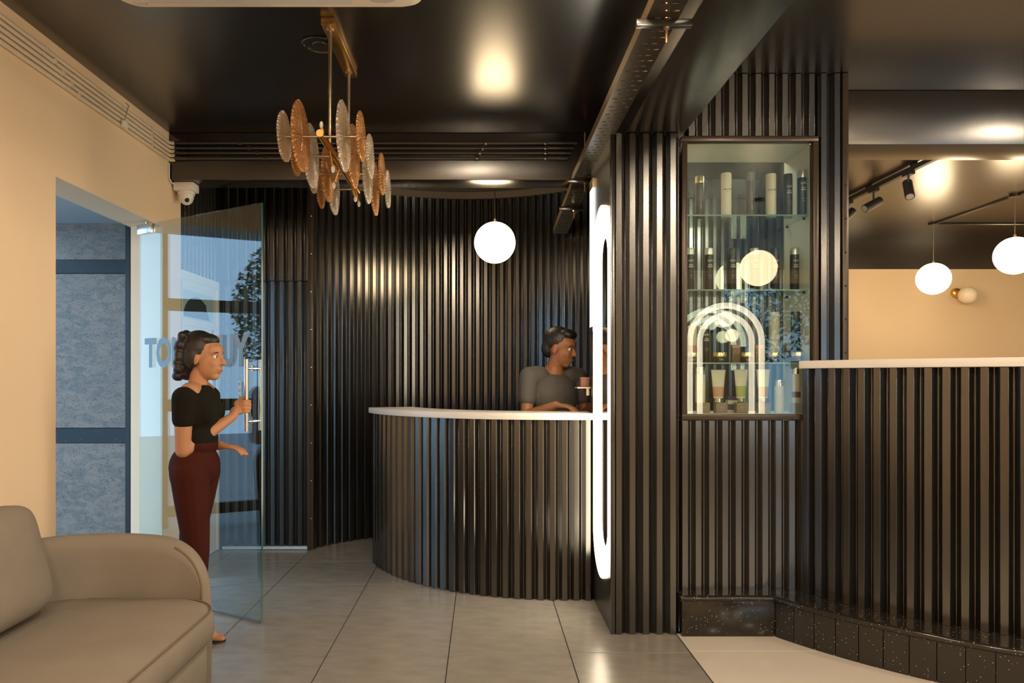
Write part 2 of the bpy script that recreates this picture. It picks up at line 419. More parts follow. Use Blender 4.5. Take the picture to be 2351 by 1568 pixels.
# ================================================================== DOORS
def text_mesh(s, size, name='lettering', extrude=.0006, align='CENTER', xscale=1.0, bold=0):
    cu = bpy.data.curves.new(name, 'FONT'); cu.body = s; cu.size = size; cu.extrude = extrude; cu.align_x = align; cu.align_y = 'CENTER'; cu.offset = bold
    cu.resolution_u = 3
    to = bpy.data.objects.new(name, cu); COL.objects.link(to)
    dg = bpy.context.evaluated_depsgraph_get(); me = bpy.data.meshes.new_from_object(to.evaluated_get(dg))
    bpy.data.objects.remove(to); bpy.data.curves.remove(cu)
    if xscale != 1: me.transform(Matrix.Diagonal((xscale,1,1,1)))
    me.materials.clear(); return me
def basis(origin, xa, ya):
    xa = Vector(xa).normalized(); ya = Vector(ya).normalized(); za = xa.cross(ya)
    m = Matrix((xa, ya, za)).transposed().to_4x4(); m.translation = Vector(origin); return m

# glass door, swung into the room
FE = Vector((-1.219, 4.0)); DD = Vector((-.848, .530)); NN = Vector((-.530, -.848))
def gp(t, z, off=0): return Vector((FE.x+DD.x*t+NN.x*off, FE.y+DD.y*t+NN.y*off, z))
door = struct('door_1', 'open frameless glass door with shop lettering')
LG = 1.13
def slab(t0, t1, z0, z1, o0, o1):
    mb = MB(); a = [gp(t0,z0,o0), gp(t1,z0,o0), gp(t1,z0,o1), gp(t0,z0,o1)]; b = [p + Vector((0,0,z1-z0)) for p in a]
    return mb.loft([a, b])
slab(.0015, LG, .014, 2.334, -.006, .006).build('glass_pane', DGLASS, door)
slab(0, .0015, .014, 2.334, -.006, .006).build('pane_edge', GEDGE, door)['label'] = 'green polished edge of the glass'
slab(.0015, LG, .012, .0139, -.006, .006).build('pane_edge', M('glass_grey_edge', (.16,.2,.22), .15), door)
hg = slab(LG-.13, LG+.012, 2.275, 2.335, -.016, .016).build('hinge_patch', STEEL, door, 35, .002)
MB().tube([gp(LG-.06,2.335), gp(LG-.06,2.358)], .012, 12).build('pivot', STEEL, hg)
slab(LG-.13, LG+.012, .012, .07, -.016, .016).build('hinge_patch', STEEL, door, 35, .002)
hd = struct('handle'); hd.parent = door; del hd['kind']
for sgn in (1, -1):
    MB().tube([gp(.07,1.07,.05*sgn), gp(.07,1.468,.05*sgn)], .0125, 18).build('grip_bar', STEEL, hd)
for z in (1.124, 1.418):
    MB().tube([gp(.07,z,-.05), gp(.07,z,.05)], .008, 12).build('standoff', STEEL, hd)
    MB().tube([gp(.07,z,-.012), gp(.07,z,.012)], .0125, 12).build('standoff', STEEL, hd)
ps = slab(.167, .193, 1.21, 1.345, .006, .0075).build('push_sign', M('pale_sign', (.55,.62,.66), .3), door); ps['label'] = 'small pale vertical sign reading PUSH'
for k, ch in enumerate('PUSH'):
    me = text_mesh(ch, .026, 'lettering', .0004); me.transform(basis(gp(.18, 1.328-.034*k, .0078), (-DD.x,-DD.y,0), (0,0,1)))
    mk('lettering', me, BLKM, ps, 0)
me = text_mesh('TONI&GUY', .245, 'lettering', .0004, xscale=.76, bold=.009)
me.transform(basis(gp(.590, 1.512, .0068), (-DD.x,-DD.y,0), (0,0,1)))
lt = mk('lettering', me, M('frosted_vinyl', (.20,.26,.29), .5), door, 0); lt['label'] = 'grey vinyl shop lettering on the glass'

# white door in the recess side wall
d2 = struct('door_2', 'white hinged door with a lever handle in the recess')
DW = M('door_white', (.70,.68,.62), .4)
bx('leaf', XL-.02, XL+.004, 5.045, 5.70, .008, 2.06, DW, d2)
for (y0,y1,z0,z1) in [(5.035,5.70,2.06,2.12),(5.70,5.735,.008,2.12)]:
    bx('door_frame', XL-.02, XL+.012, y0, y1, z0, z1, DW, d2)
bx('rail', XL+.0045, XL+.012, 5.05, 5.70, 1.735, 1.775, DW, d2)
MB().box(XL+.0045, XL+.006, 5.06, 5.62, 1.79, 1.99).build('glazed_light', M('poster_ground', (.42,.55,.60), .3), d2)
# hair poster: dark silhouette panel on the glazed light
pts = [(5.06,1.80)]
for k in range(13):
    a = PI*k/12; pts.append((5.31-.25*math.cos(a)*(1 if k < 7 else .86+.1*math.sin(k*2.3)), 1.80+.155*math.sin(a)))
MB().prism(pts, XL+.0062, XL+.0068, 'x').build('hair_poster', M('poster_dark', (.025,.03,.035), .35), d2)
MB().tube([(XL+.01,5.63,1.39),(XL+.05,5.63,1.39),(XL+.05,5.63,1.26),(XL+.01,5.63,1.26)], .009, 10).build('lever_handle', M('dark_steel', (.2,.24,.27), .3, 1), d2)
MB().box(XL+.004, XL+.012, 5.60, 5.66, 1.17, 1.42).build('handle_plate', STEEL, d2)
MB().box(XL+.012, XL+.03, 5.52, 5.56, 1.69, 1.73).build('lock', STEEL, d2)

# ================================================================== RECEPTION COUNTER
c1 = (.5, 5.83); A0 = math.radians(200.5); A1 = math.radians(270)
rc = thing('reception_counter', 'curved black ribbed reception counter with white top', 'counter', (0,0,0))
path = arc(c1, 1.375, A0, A1, 120) + [(.683, 5.83-1.375)]
for seg in split_path(path, .072*8):
    corrugated('corrugated_sheet', [tuple(p) for p in seg], .002, 1.108, None, rc, depth=.027)
inn = arc(c1, 1.33, A0, A1, 60) + [(.683, 4.50)]; outc = arc(c1, 1.368, A0, A1, 60) + [(.683, 5.83-1.368)]
MB().loft([[(a[0],a[1],.002),(b[0],b[1],.002),(b[0],b[1],1.105),(a[0],a[1],1.105)] for a, b in zip(inn, outc)]).build('counter_body', BLKM, rc)
ti = arc(c1, 1.09, A0, A1, 60) + [(.683, 5.83-1.09)]; to_ = arc(c1, 1.432, A0, A1, 60) + [(.683, 5.83-1.432)]
MB().loft([[(a[0],a[1],1.109),(b[0],b[1],1.109),(b[0],b[1],1.148),(a[0],a[1],1.148)] for a, b in zip(ti, to_)]).build('countertop', SOLID, rc, 35, .003)

# ================================================================== TALL COUNTER (right)
c2 = (3.5, 5.0)
tc = thing('tall_counter', 'tall curved black ribbed counter with white top on granite base', 'counter')
B0 = math.pi + math.asin((5.0-3.885)/2.1); B1 = math.radians(272)
fit = lambda L: [(x, min(y, 3.882) if x < 1.97 else y) for x, y in L]
path = arc(c2, 2.09, B0, B1, 160)
for seg in split_path(path, .072*8):
    corrugated('corrugated_sheet', [tuple(p) for p in seg], .2155, 1.414, None, tc, depth=.034, phase=.2)
inn = fit(arc(c2, 2.03, B0, B1, 60)); outc = arc(c2, 2.083, B0, B1, 60)
MB().loft([[(a[0],a[1],.21),(b[0],b[1],.21),(b[0],b[1],1.412),(a[0],a[1],1.412)] for a, b in zip(inn, outc)]).build('counter_body', BLKM, tc)
inn = fit(arc(c2, 1.72, B0+.003, B1, 60)); outc = arc(c2, 2.145, B0+.003, B1, 60)
MB().loft([[(a[0],a[1],1.415),(b[0],b[1],1.415),(b[0],b[1],1.456),(a[0],a[1],1.456)] for a, b in zip(inn, outc)]).build('countertop', SOLID, tc, 35, .003)
# granite base: separate curved tiles, bullnose and ledge
G0 = math.pi + math.asin((5.0-3.81)/2.29)
nt_ = 30; da = .108/2.29; k = 0; a = G0
while a < math.radians(268):
    b = min(a+da, math.radians(268)); p = arc(c2, 2.29, a+.0008, b-.0008, 2); q = arc(c2, 2.26, a+.0008, b-.0008, 2)
    MB().loft([[(x[0],x[1],.0),(y[0],y[1],.0),(y[0],y[1],.186),(x[0],x[1],.186)] for x, y in zip(p, q)]).build('granite_tile', GRAN, tc)
    a = b; k += 1
inn = fit(arc(c2, 2.04, G0, B1, 60)); outc = arc(c2, 2.288, G0, B1, 60)
MB().loft([[(a[0],a[1],.188),(b[0],b[1],.188),(b[0],b[1],.2153),(a[0],a[1],.2153)] for a, b in zip(inn, outc)]).build('ledge_slab', GRAN, tc)
MB().tube([(p[0],p[1],.200) for p in arc(c2, 2.288, G0, B1, 80)], .0165, 12).build('bullnose_edge', GRAN, tc)
MB().loft([[(a[0],a[1],0),(b[0],b[1],0),(b[0],b[1],.187),(a[0],a[1],.187)] for a, b in zip(arc(c2,2.10,G0,B1,40), arc(c2,2.258,G0,B1,40))]).build('base_core', BLKM, tc)
bx('ledge_infill', 1.602, 1.80, 3.85, 3.92, .19, .2145, GRAN, tc)

# ================================================================== CAPSULE MIRROR
cm = thing('capsule_mirror', 'tall capsule mirror with glowing white rim on the black column side', 'mirror', (0,0,0))
def stadium(yc, zc, r, h, n=20):
    out = []
    for i in range(n+1): a = PI*i/n; out.append((yc+r*math.cos(a), zc+h+r*math.sin(a)))
    for i in range(n+1): a = PI+PI*i/n; out.append((yc+r*math.cos(a), zc-h+r*math.sin(a)))
    return out
zc_ = (px(0,473,4.12).z + px(0,1325,4.12).z)/2; hh = (px(0,473,4.12).z - px(0,1325,4.12).z)/2
yc_, rr = 4.128, .262
outp = stadium(yc_, zc_, rr, hh-rr); inp = stadium(yc_-.125, zc_, rr-.140, hh-rr-.06)
inp = [(max(y, yc_-rr+.012), z) for y, z in inp]
mb = MB(); n = len(outp); XC = .683
rings = [[(XC,y,z) for y,z in outp], [(XC-.012,y,z) for y,z in outp], [(XC-.012,y,z) for y,z in inp], [(XC-.004,y,z) for y,z in inp]]
mb.loft(rings, False); mb.build('led_rim', LED, cm, 30)
MB().prism(inp, XC-.006, XC-.001, 'x').build('mirror_glass', MIRROR, cm)

# glowing strip painted in as a mirrored window reflection, small shelf and box
lp = thing('reflection_strip', 'narrow glowing strip painting a window reflection beside the capsule mirror', 'painted reflection', (XC,4.475,1.66))
MB().box(-.010,0,-.055,.068,.02,.87).build('glow_strip', M('reflection_glow', (.85,.87,.9), .3, emit=(.86,.93,1.0), estr=1.6), lp)
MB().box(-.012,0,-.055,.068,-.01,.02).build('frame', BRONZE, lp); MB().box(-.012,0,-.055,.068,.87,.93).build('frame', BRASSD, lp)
sh = thing('wall_shelf', 'tiny pale shelf beyond the capsule mirror above the counter', 'shelf', (XC,4.62,1.303))
MB().box(-.085,-.002,-.06,.06,-.004,.004).build('board', M('pale_edge', (.5,.45,.36), .4), sh); MB().box(-.02,-.002,-.005,.005,-.05,-.004).build('bracket', BRASSD, sh)
bxm = thing('gift_box', 'small reddish brown box standing on the tiny shelf', 'box', (XC-.035,4.60,1.3075))
MB().box(-.028,.028,-.03,.03,0,.052).build('box_body', M('brown_card', (.16,.055,.03), .5), bxm, 35, .002); MB().box(-.030,.030,-.032,.032,.052,.062).build('box_lid', M('brown_card2', (.22,.08,.045), .5), bxm, 35, .002)

# ================================================================== DISPLAY CABINET
dc = thing('display_cabinet', 'glazed wall cabinet full of hair products with white lining', 'cabinet', (0,0,0))
YF, YK = 3.905, 4.256; e = .03
for (a,b,c,d) in [(cx0-e,cx1+e,cz1,cz1+e),(cx0-e,cx1+e,cz0-e,cz0),(cx0-e,cx0,cz0,cz1),(cx1,cx1+e,cz0,cz1)]:
    bx('frame', a, b, YF-.025, YF+.02, c, d, BRONZE, dc, .004)
bx('top_panel', cx0, cx1, YF+.021, YK, cz1, cz1+.018, LAMI, dc); bx('bottom_panel', cx0, cx1, YF+.021, YK, cz0-.018, cz0, LAMI, dc)
bx('side_panel', cx0-.018, cx0, YF+.021, YK, cz0, cz1, LAMI, dc); bx('side_panel', cx1, cx1+.018, YF+.021, YK, cz0, cz1, LAMI, dc)
bx('back_glass', cx0, cx1, YK-.004, YK, cz0, cz1, GLASS, dc)
bx('front_glass', cx0, cx1, YF, YF+.005, cz0, cz1, GLASS, dc)
SZ = [2.254, 1.847, 1.449]
for z in SZ:
    s_ = bx('shelf', cx0+.001, cx1-.001, 3.935, 4.245, z-.008, z, SHELFG, dc); s_['label'] = 'clear glass shelf'
    bx('shelf_edge', cx0+.001, cx1-.001, 3.9335, 3.9348, z-.008, z, M('green_edge', (.16,.22,.17), .2), s_)
    for y in (3.98, 4.2):
        bx('shelf_pin', cx1-.012, cx1-.0005, y-.006, y+.006, z-.018, z-.0085, BLKM, dc)

# products
YP = 4.03; SC = YP/F
def PX(u): return (u-UV)*SC
CAPS = {'silver': M('cap_silver', (.55,.52,.47), .3, .8), 'gold': M('cap_gold', (.75,.58,.3), .2, 1), 'dark': M('cap_dark', (.05,.045,.04), .35), 'clear': M('cap_smoke', (.16,.16,.16), .15), 'white': M('cap_white', (.72,.66,.55), .4), 'chrome': M('cap_chrome', (.8,.76,.7), .12, 1)}
BODY = {'black': M('body_black', (.022,.02,.018), .3), 'white': M('body_white', (.70,.62,.49), .4), 'navy': M('body_navy', (.02,.03,.038), .3), 'grey': M('body_grey', (.055,.052,.05), .35), 'cream': M('body_cream', (.62,.54,.42), .4)}
INKW = M('ink_white', (.75,.72,.66), .5); INKD = M('ink_dark', (.03,.03,.035), .5); INKR = M('ink_red', (.7,.12,.06), .5)
def put_text(s, size, x, z, r, mat, parent, vertical=False, nm='lettering'):
    me = text_mesh(s, size, nm, .0003)
    if vertical: me.transform(Matrix.Rotation(PI/2, 4, 'Z'))
    # wrap round the cylinder of radius r (front is -y)
    for v in me.vertices:
        a = v.co.x / r; zz = v.co.y; dep = v.co.z
        v.co = (x*0 + (r+.0004+dep)*math.sin(a), -(r+.0004+dep)*math.cos(a), z+zz)
    return mk(nm, me, mat, parent, 0)
def bottle(u, w, vtop, base, body, cap, capfrac, label, name='shampoo_bottle', cat='bottle', texts=(), grp=None, y=YP, seam=True):
    r = w*SC/2; h = (868-vtop)*SC + H - base
    t = thing(name, label, cat, (PX(u)*y/YP, y, base), grp)
    hc = h*(1-capfrac)
    MB().lathe([(r*.93,0),(r,.004),(r,hc-.003),(r*.985,hc)], n=24).build('bottle_body', BODY[body], t)
    MB().lathe([(r*.985,hc),(r*.985,h-.006),(r*.93,h-.001),(r*.5,h)], n=24).build('cap', CAPS[cap], t)
    for (s, fz, sz, mt, vert) in texts:
        put_text(s, sz, 0, h*fz, r, {'w':INKW,'d':INKD,'r':INKR}[mt], t, vert)
    return t
T1 = [('QOD',.70,.013,'w',0),('MAX',.60,.011,'w',0),('PRIME',.555,.011,'w',0), ('------',.36,.010,'w',0),('-----',.31,.010,'w',0)]
b1 = SZ[0]+.0006; g = 'bottles on the top glass shelf'
bottle(1606,20,405,b1,'black','gold',.17,'black bottle with a gold cap, first on the top shelf',texts=[('------',.25,.010,'w',1)],grp=g)
bottle(1667,23,398,b1,'white','white',.02,'tall white bottle beside the gold-capped one on the top shelf',texts=[('ARGAN',.62,.014,'d',0),('-----',.57,.012,'d',0)],grp=g)
bottle(1722.5,19,396,b1,'grey','clear',.2,'slim grey bottle with red upright lettering on the top shelf',texts=[('-------',.48,.020,'r',1),('-----',.22,.016,'w',1)],grp=g)
bottle(1770,23,400,b1,'white','white',.02,'tall white bottle between the grey and charcoal ones on the top shelf',texts=[('ARGAN',.62,.014,'d',0),('-----',.57,.012,'d',0)],grp=g)
bottle(1809,20,400,b1,'grey','dark',.17,'charcoal bottle with a charcoal cap on the top shelf',texts=T1,grp=g)
bottle(1841,20,400,b1,'navy','silver',.17,'dark navy bottle with a silver cap at the end of the top shelf',texts=T1,grp=g,y=3.962)
b2 = SZ[1]+.0006; g = 'black bottles on the second shelf'
P2 = ['first','second','third','fourth','fifth','sixth']
for k,(u,cap) in enumerate([(1584,'silver'),(1628,'silver'),(1680,'dark'),(1732,'silver'),(1779,'dark'),(1824,'silver')]):
    bottle(u,20,570,b2,'black',cap,.155,f'black bottle with a {cap} cap, {P2[k]} from the left on the second shelf',texts=T1,grp=g)
b3 = SZ[2]+.0006
bottle(1620,19,740,b3,'black','silver',.155,'black bottle with a silver cap among the jars on the third shelf',texts=T1,y=4.08)
bottle(1778,23,714,b3,'cream','white',.02,'tall cream bottle on the third shelf',texts=[('-------',.3,.012,'d',1)],y=4.10)
bottle(1826,20,715,b3,'navy','dark',.17,'dark navy bottle behind the last jar on the third shelf',texts=[('----',.45,.012,'w',1)],y=4.045)
JAR = M('jar_dark', (.04,.032,.026), .12)
def jar(u, w, label, y=YP):
    r = w*SC/2; t = thing('cream_jar', label, 'jar', (PX(u)*y/YP, y, b3), 'gold-lidded jars on the third shelf')
    MB().lathe([(r*.85,0),(r*.9,.003),(r*.9,.030),(r*.86,.034)], n=24).build('jar_body', JAR, t)
    MB().lathe([(r,.034),(r,.054),(r*.96,.057)], n=24).build('lid', CAPS['gold'], t)
    put_text('QOD', .009, 0, .016, r*.9, MATS['cap_gold'], t)
for k,(u,w) in enumerate([(1590,22),(1652,32),(1714,30),(1776,30),(1837,27)]):
    jar(u if k < 4 else 1831, w, y=YP if k < 4 else 3.965, label=f'dark jar with a gold lid, {P2[k]} from the left on the third shelf')
def carton(u, w, h, d, y, base, mat, name, label, cat='box', grp=None, band=None, txt=None, tm=None):
    ww = w*SC; t = thing(name, label, cat, (PX(u)*y/YP, y, base), grp)
    MB().box(-ww/2,ww/2,-d/2,d/2,0,h).build('carton_body', mat, t, 35, .001)
    if band: MB().box(-ww/2-.0004,ww/2+.0004,-d/2-.0006,d/2,h*band[0],h*band[1]).build('printed_band', band[2], t)
    if txt:
        for (s, z, sz) in txt:
            me = text_mesh(s, sz, 'lettering', .0002); me.transform(Matrix.Translation((0,-d/2-.001,z)) @ Matrix.Rotation(PI/2,4,'X')); mk('lettering', me, tm, t, 0)
    return t
SPK = speckle_mat('patterned_carton', (.20,.12,.075), (.5,.4,.3), 160, .3, .5)
BROWN = M('carton_brown', (.24,.17,.115), .5); PINK = M('print_pink', (.5,.24,.15), .5); GREEN = M('print_green', (.36,.36,.12), .5); PURP = M('print_violet', (.07,.06,.13), .5); CLEARB = M('carton_grey', (.30,.26,.20), .4)
for u, w, lb in [(1688,18,'first'),(1741,17,'second'),(1811,17,'last')]:
    carton(u, w, .104, .04, 4.13, b3, SPK, 'patterned_carton', f'brown patterned carton, {lb} of three behind the jars on the third shelf', grp='patterned cartons on the third shelf', band=(.82,.99,PINK))
# tubes
def tube_prod(u, wtop, wbot, vtop, zbase, band, label, cap=True, grp=None, y=YP):
    t = thing('cream_tube', label, 'tube', (PX(u)*y/YP, y, zbase), grp)
    h = (868-vtop)*SC + H - zbase; hcap = .025
    rings = []
    for i in range(9):
        f = i/8; z = hcap + (h-hcap)*f; a = (wbot+(wtop-wbot)*f)*SC/2; d = .017*(1-f)+.0015
        rings.append([(a*math.cos(2*PI*k/20), d*math.sin(2*PI*k/20), z) for k in range(20)])
    MB().loft(rings).build('tube_body', BODY['cream'], t)
    MB().box(-wtop*SC/2, wtop*SC/2, -.0022, .0022, h-.008, h).build('crimp', BODY['cream'], t)
    if band:
        rings = []
        for f in (band[1], band[0]):
            z = hcap+(h-hcap)*f; a = (wbot+(wtop-wbot)*f)*SC/2+.0005; d = .0175*(1-f)+.0022
            rings.append([(a*math.cos(2*PI*k/20), d*math.sin(2*PI*k/20), z) for k in range(20)])
        MB().loft(rings).build('printed_band', band[2], t)
    MB().lathe([(wbot*SC*.36,0),(wbot*SC*.40,.003),(wbot*SC*.40,hcap-.002),(wbot*SC*.3,hcap)], n=20).build('cap', CAPS['chrome'], t)
    return t
tube_prod(1590,22,17,745,b3,(.05,.4,PINK),'cream tube with a pink foot, leftmost on the third shelf',y=4.12)
b4 = cz0+.0006; bh = .056
TXTB = [('------',.032,.012),('-----',.020,.010)]
for u, lb in [(1614,'under the white bottle'),(1654,'under the pink-banded tube'),(1701,'under the green-banded tube'),(1752,'at the foot of the light arch')]:
    carton(u, 26, bh, .05, YP, b4, BROWN, 'small_carton', f'small brown carton {lb} on the cabinet floor', grp='small cartons on the cabinet floor', txt=TXTB, tm=INKW)
tb = b4+bh+.0006; g = 'cream tubes on the cabinet floor'
tube_prod(1649,33,22,849,tb,(.05,.4,PINK),'cream tube with a pink band, standing nearest the white bottle',grp=g)
tube_prod(1701,31,21,848,tb,(.05,.42,GREEN),'cream tube with a green band on the cabinet floor',grp=g)
tube_prod(1752,31,21,848,tb,(.05,.4,PINK),'cream tube with a pink band beside the short bottle',grp=g)
bottle(1608,22,843,tb,'cream','chrome',.2,'cream bottle with a chrome cap standing on a carton, far left',texts=[('-----',.5,.010,'d',0),('-----',.35,.010,'d',0)])
bottle(1789,22,872,b4,'cream','chrome',.19,'short cream bottle with a chrome cap on the cabinet floor',texts=[('-----',.5,.010,'d',0)])
t = bottle(1828,18,844,tb,'cream','chrome',.18,'cream bottle with a dark red label standing on a carton, far right',y=3.985)
MB().lathe([(9.2*SC,.03),(9.2*SC,.062)], n=24, cap=False).build('paper_label', M('label_red', (.18,.06,.045), .5), t)
carton(1828, 20, bh, .05, 3.985, b4, CLEARB, 'small_carton', 'pale carton under the red-labelled bottle', txt=TXTB, tm=INKD)
carton(1680, 24, .045, .05, 4.11, b4+.046, BODY['cream'], 'small_carton', 'violet and cream carton, upper of two behind the tubes', band=(.5,1.0,PURP))
carton(1678, 26, .045, .05, 4.11, b4, PURP, 'small_carton', 'violet carton, lower of two behind the tubes', band=(.0,.3,BODY['cream']))
# ================================================================== SOFA
SUEDE = M('taupe_suede', (.215,.186,.153), .85, 0, .25, noise=.14, nscale=5, bump=.15, bscale=140)
PIPE = M('taupe_piping', (.16,.115,.075), .8, 0, .25)
sf = thing('sofa', 'taupe suede tub sofa with curved arm and loose back cushion', 'sofa', (0,0,0))
def smoothpath(pts, n=8):
    out = []
    P = [Vector(p) for p in pts]
    for i in range(len(P)-1):
        p0 = P[max(i-1,0)]; p1 = P[i]; p2 = P[i+1]; p3 = P[min(i+2,len(P)-1)]
        for k in range(n):
            t = k/n
            out.append(.5*((2*p1)+(p2-p0)*t+(2*p0-5*p1+4*p2-p3)*t*t+(3*p1-p0-3*p2+p3)*t**3))
    out.append(P[-1]); return out
sp = smoothpath([(-1.94,1.2,.70),(-1.95,1.8,.70),(-1.95,2.4,.70),(-1.93,2.78,.70),(-1.84,3.02,.697),(-1.66,3.14,.69),(-1.46,3.165,.680),(-1.335,3.155,.658),(-1.25,3.13,.605),(-1.195,3.10,.52),(-1.172,3.07,.40)], 6)
rings = []; ridge = []
for i, p in enumerate(sp):
    a = sp[max(i-1,0)]; b = sp[min(i+1,len(sp)-1)]; d = Vector((b.x-a.x, b.y-a.y)).normalized(); n_ = Vector((-d.y, d.x))   # outward = left of travel
    w = .062 - .040*max(0, min(1, (i-38)/18)); h = p.z; sec = []
    sec.append((-w*.9, .06)); sec.append((-w, .2)); sec.append((-w, h-w-.008))
    for k in range(1,8):
        an = PI - PI*k/8; sec.append((w*math.cos(an), h-w+w*math.sin(an)))
    sec += [(w, h-w-.008), (w*1.05, .25), (w*.9, .06)]
    rings.append([(p.x+n_.x*o, p.y+n_.y*o, max(z,.06)) for o, z in sec])
    ridge.append((p.x-n_.x*w*.75, p.y-n_.y*w*.75, h-w+w*.68))
MB().loft(rings).build('back_shell', SUEDE, sf, 60)
MB().tube(ridge[43:], .0045, 8).build('piping', PIPE, sf)
def plan(inset, n=10, x0=-1.93, x1=-1.075, y0=1.2, y1=3.085, r=.22):
    x0 += inset; x1 -= inset; y0 += inset; y1 -= inset; rr_ = max(r-inset, .02); out = []
    for (cx_, cy_, a0, rad) in [(x1-rr_, y1-rr_, 0, rr_), (x0+.12, y1-.12, PI/2, .12), (x0+.05, y0+.05, PI, .05), (x1-.05, y0+.05, 1.5*PI, .05)]:
        for k in range(n+1): a = a0+PI/2*k/n; out.append((cx_+rad*math.cos(a), cy_+rad*math.sin(a)))
    return out
def slab_cushion(layers, name, mat, parent, **kw):
    rings = [[(x,y,z) for x,y in plan(i, **kw)] for i, z in layers]
    return MB().loft(rings).build(name, mat, parent, 50)
slab_cushion([(.05,.06),(.035,.08),(.03,.2),(.03,.29),(.045,.305)], 'base', SUEDE, sf)
slab_cushion([(.05,.300),(.02,.306),(.006,.325),(.0,.36),(.004,.40),(.018,.423),(.04,.434),(.12,.445),(.25,.452)], 'seat_cushion', SUEDE, sf)
pp = plan(.016); 
MB().tube([(x,y,.4275) for x,y in pp[44-11:44]+pp[:12]], .0035, 8).build('piping', PIPE, sf)
MB().tube([(x,y,.303) for x,y in [q for q in plan(.03)][33:44]+plan(.03)[:12]], .003, 8).build('piping', PIPE, sf)
for (x,y) in [(-1.25,2.85),(-1.80,2.9),(-1.25,1.35),(-1.85,1.35)]:
    MB().lathe([(.02,0),(.028,.065)], (x,y,0), 14).build('leg', BLKM, sf)
cu = thing('back_cushion', 'taupe suede loose cushion leaning on the sofa back', 'cushion', (0,0,0))
# superellipsoid pillow
def pillow(sx, sy, sz, e1=.28, e2=.55, n=48, m=24):
    rings = []
    sg = lambda v, e: math.copysign(abs(v)**e, v)
    for i in range(m+1):
        a = -PI/2+PI*i/m; ca, sa = math.cos(a), math.sin(a); ring = []
        for k in range(n):
            b = 2*PI*k/n
            # outline in the y/z plane, thickness in x
            ring.append((sx*sg(sa, .75), sy*sg(ca,.6)*sg(math.cos(b),.30), sz*sg(ca,.6)*sg(math.sin(b),.30)))
        rings.append(ring)
    return rings
mb = MB(); R3 = Matrix.Translation((-1.765, 2.43, .672)) @ Matrix.Rotation(math.radians(-14), 4, 'Y')
pr = pillow(.105, .42, .215)
mb.loft([[R3 @ Vector(p) for p in r] for r in pr]); mb.build('cushion_body', SUEDE, cu, 60)
mid = pr[12]; MB().tube([R3 @ Vector(p) for p in mid] + [R3 @ Vector(mid[0])], .0035, 8).build('piping', PIPE, cu)

# ================================================================== CHANDELIER
ch = thing('chandelier', 'brass linear chandelier hung with clear and amber glass discs', 'chandelier', (0,0,0))
cxh = -.705
cn = bx('canopy', cxh-.031, cxh+.031, 3.29, 3.88, 2.975, ZC-.0005, BRASS, ch, .001)
for y in (3.34, 3.81):
    MB().tube([(cxh,y,2.425),(cxh,y,2.975)], .0085, 14).build('hanging_rod', BRASSD, ch)
    MB().tube([(cxh,y,2.68),(cxh,y,2.70)], .0095, 14).build('rod_coupling', BRASSD, ch)
    MB().lathe([(.018,0),(.018,-.006),(.009,-.012)], (cxh,y,2.975), 16).build('rod_collar', BRASSD, ch)
MB().tube([(cxh,3.13,2.425),(cxh,4.065,2.41)], .0165, 20).build('main_bar', BRASS, ch)
def disc_mat(name, col, tcol):
    m = bpy.data.materials.new(name); m.use_nodes = True; nt = m.node_tree; b = nt.nodes['Principled BSDF']
    b.inputs['Base Color'].default_value = (*col,1); b.inputs['Roughness'].default_value = .24; b.inputs['Metallic'].default_value = .65
    tcn = nt.nodes.new('ShaderNodeTexCoord'); sx = nt.nodes.new('ShaderNodeSeparateXYZ'); nt.links.new(tcn.outputs['Object'], sx.inputs[0])
    at = nt.nodes.new('ShaderNodeMath'); at.operation = 'ARCTAN2'; nt.links.new(sx.outputs[1], at.inputs[0]); nt.links.new(sx.outputs[2], at.inputs[1])
    mu = nt.nodes.new('ShaderNodeMath'); mu.operation = 'MULTIPLY'; mu.inputs[1].default_value = 44; nt.links.new(at.outputs[0], mu.inputs[0])
    no = nt.nodes.new('ShaderNodeTexNoise'); no.inputs['Scale'].default_value = 35; nt.links.new(tcn.outputs['Object'], no.inputs['Vector'])
    ma = nt.nodes.new('ShaderNodeMath'); ma.operation = 'MULTIPLY_ADD'; ma.inputs[1].default_value = 9; nt.links.new(no.outputs['Fac'], ma.inputs[0]); nt.links.new(mu.outputs[0], ma.inputs[2])
    si = nt.nodes.new('ShaderNodeMath'); si.operation = 'SINE'; nt.links.new(ma.outputs[0], si.inputs[0])
    bp = nt.nodes.new('ShaderNodeBump'); bp.inputs['Strength'].default_value = .8; bp.inputs['Distance'].default_value = .004; nt.links.new(si.outputs[0], bp.inputs['Height']); nt.links.new(bp.outputs['Normal'], b.inputs['Normal'])
    rp = nt.nodes.new('ShaderNodeMapRange'); rp.inputs['From Min'].default_value = -1; rp.inputs['To Min'].default_value = .12; rp.inputs['To Max'].default_value = .70; nt.links.new(si.outputs[0], rp.inputs['Value'])
    out = nt.nodes['Material Output']; tr = nt.nodes.new('ShaderNodeBsdfTransparent'); tr.inputs['Color'].default_value = (*tcol,1)
    tl = nt.nodes.new('ShaderNodeBsdfTranslucent'); tl.inputs['Color'].default_value = (*col,1)
    m1 = nt.nodes.new('ShaderNodeMixShader'); m1.inputs[0].default_value = .22; m2 = nt.nodes.new('ShaderNodeMixShader'); nt.links.new(rp.outputs[0], m2.inputs[0])
    nt.links.new(b.outputs[0], m1.inputs[1]); nt.links.new(tl.outputs[0], m1.inputs[2]); nt.links.new(m1.outputs[0], m2.inputs[1]); nt.links.new(tr.outputs[0], m2.inputs[2]); nt.links.new(m2.outputs[0], out.inputs['Surface'])
    MATS[name] = m; return m
CLR = disc_mat('ribbed_clear_glass', (.88,.80,.68), (.95,.93,.88)); AMB = disc_mat('ribbed_amber_glass', (.78,.47,.22), (.95,.70,.42))
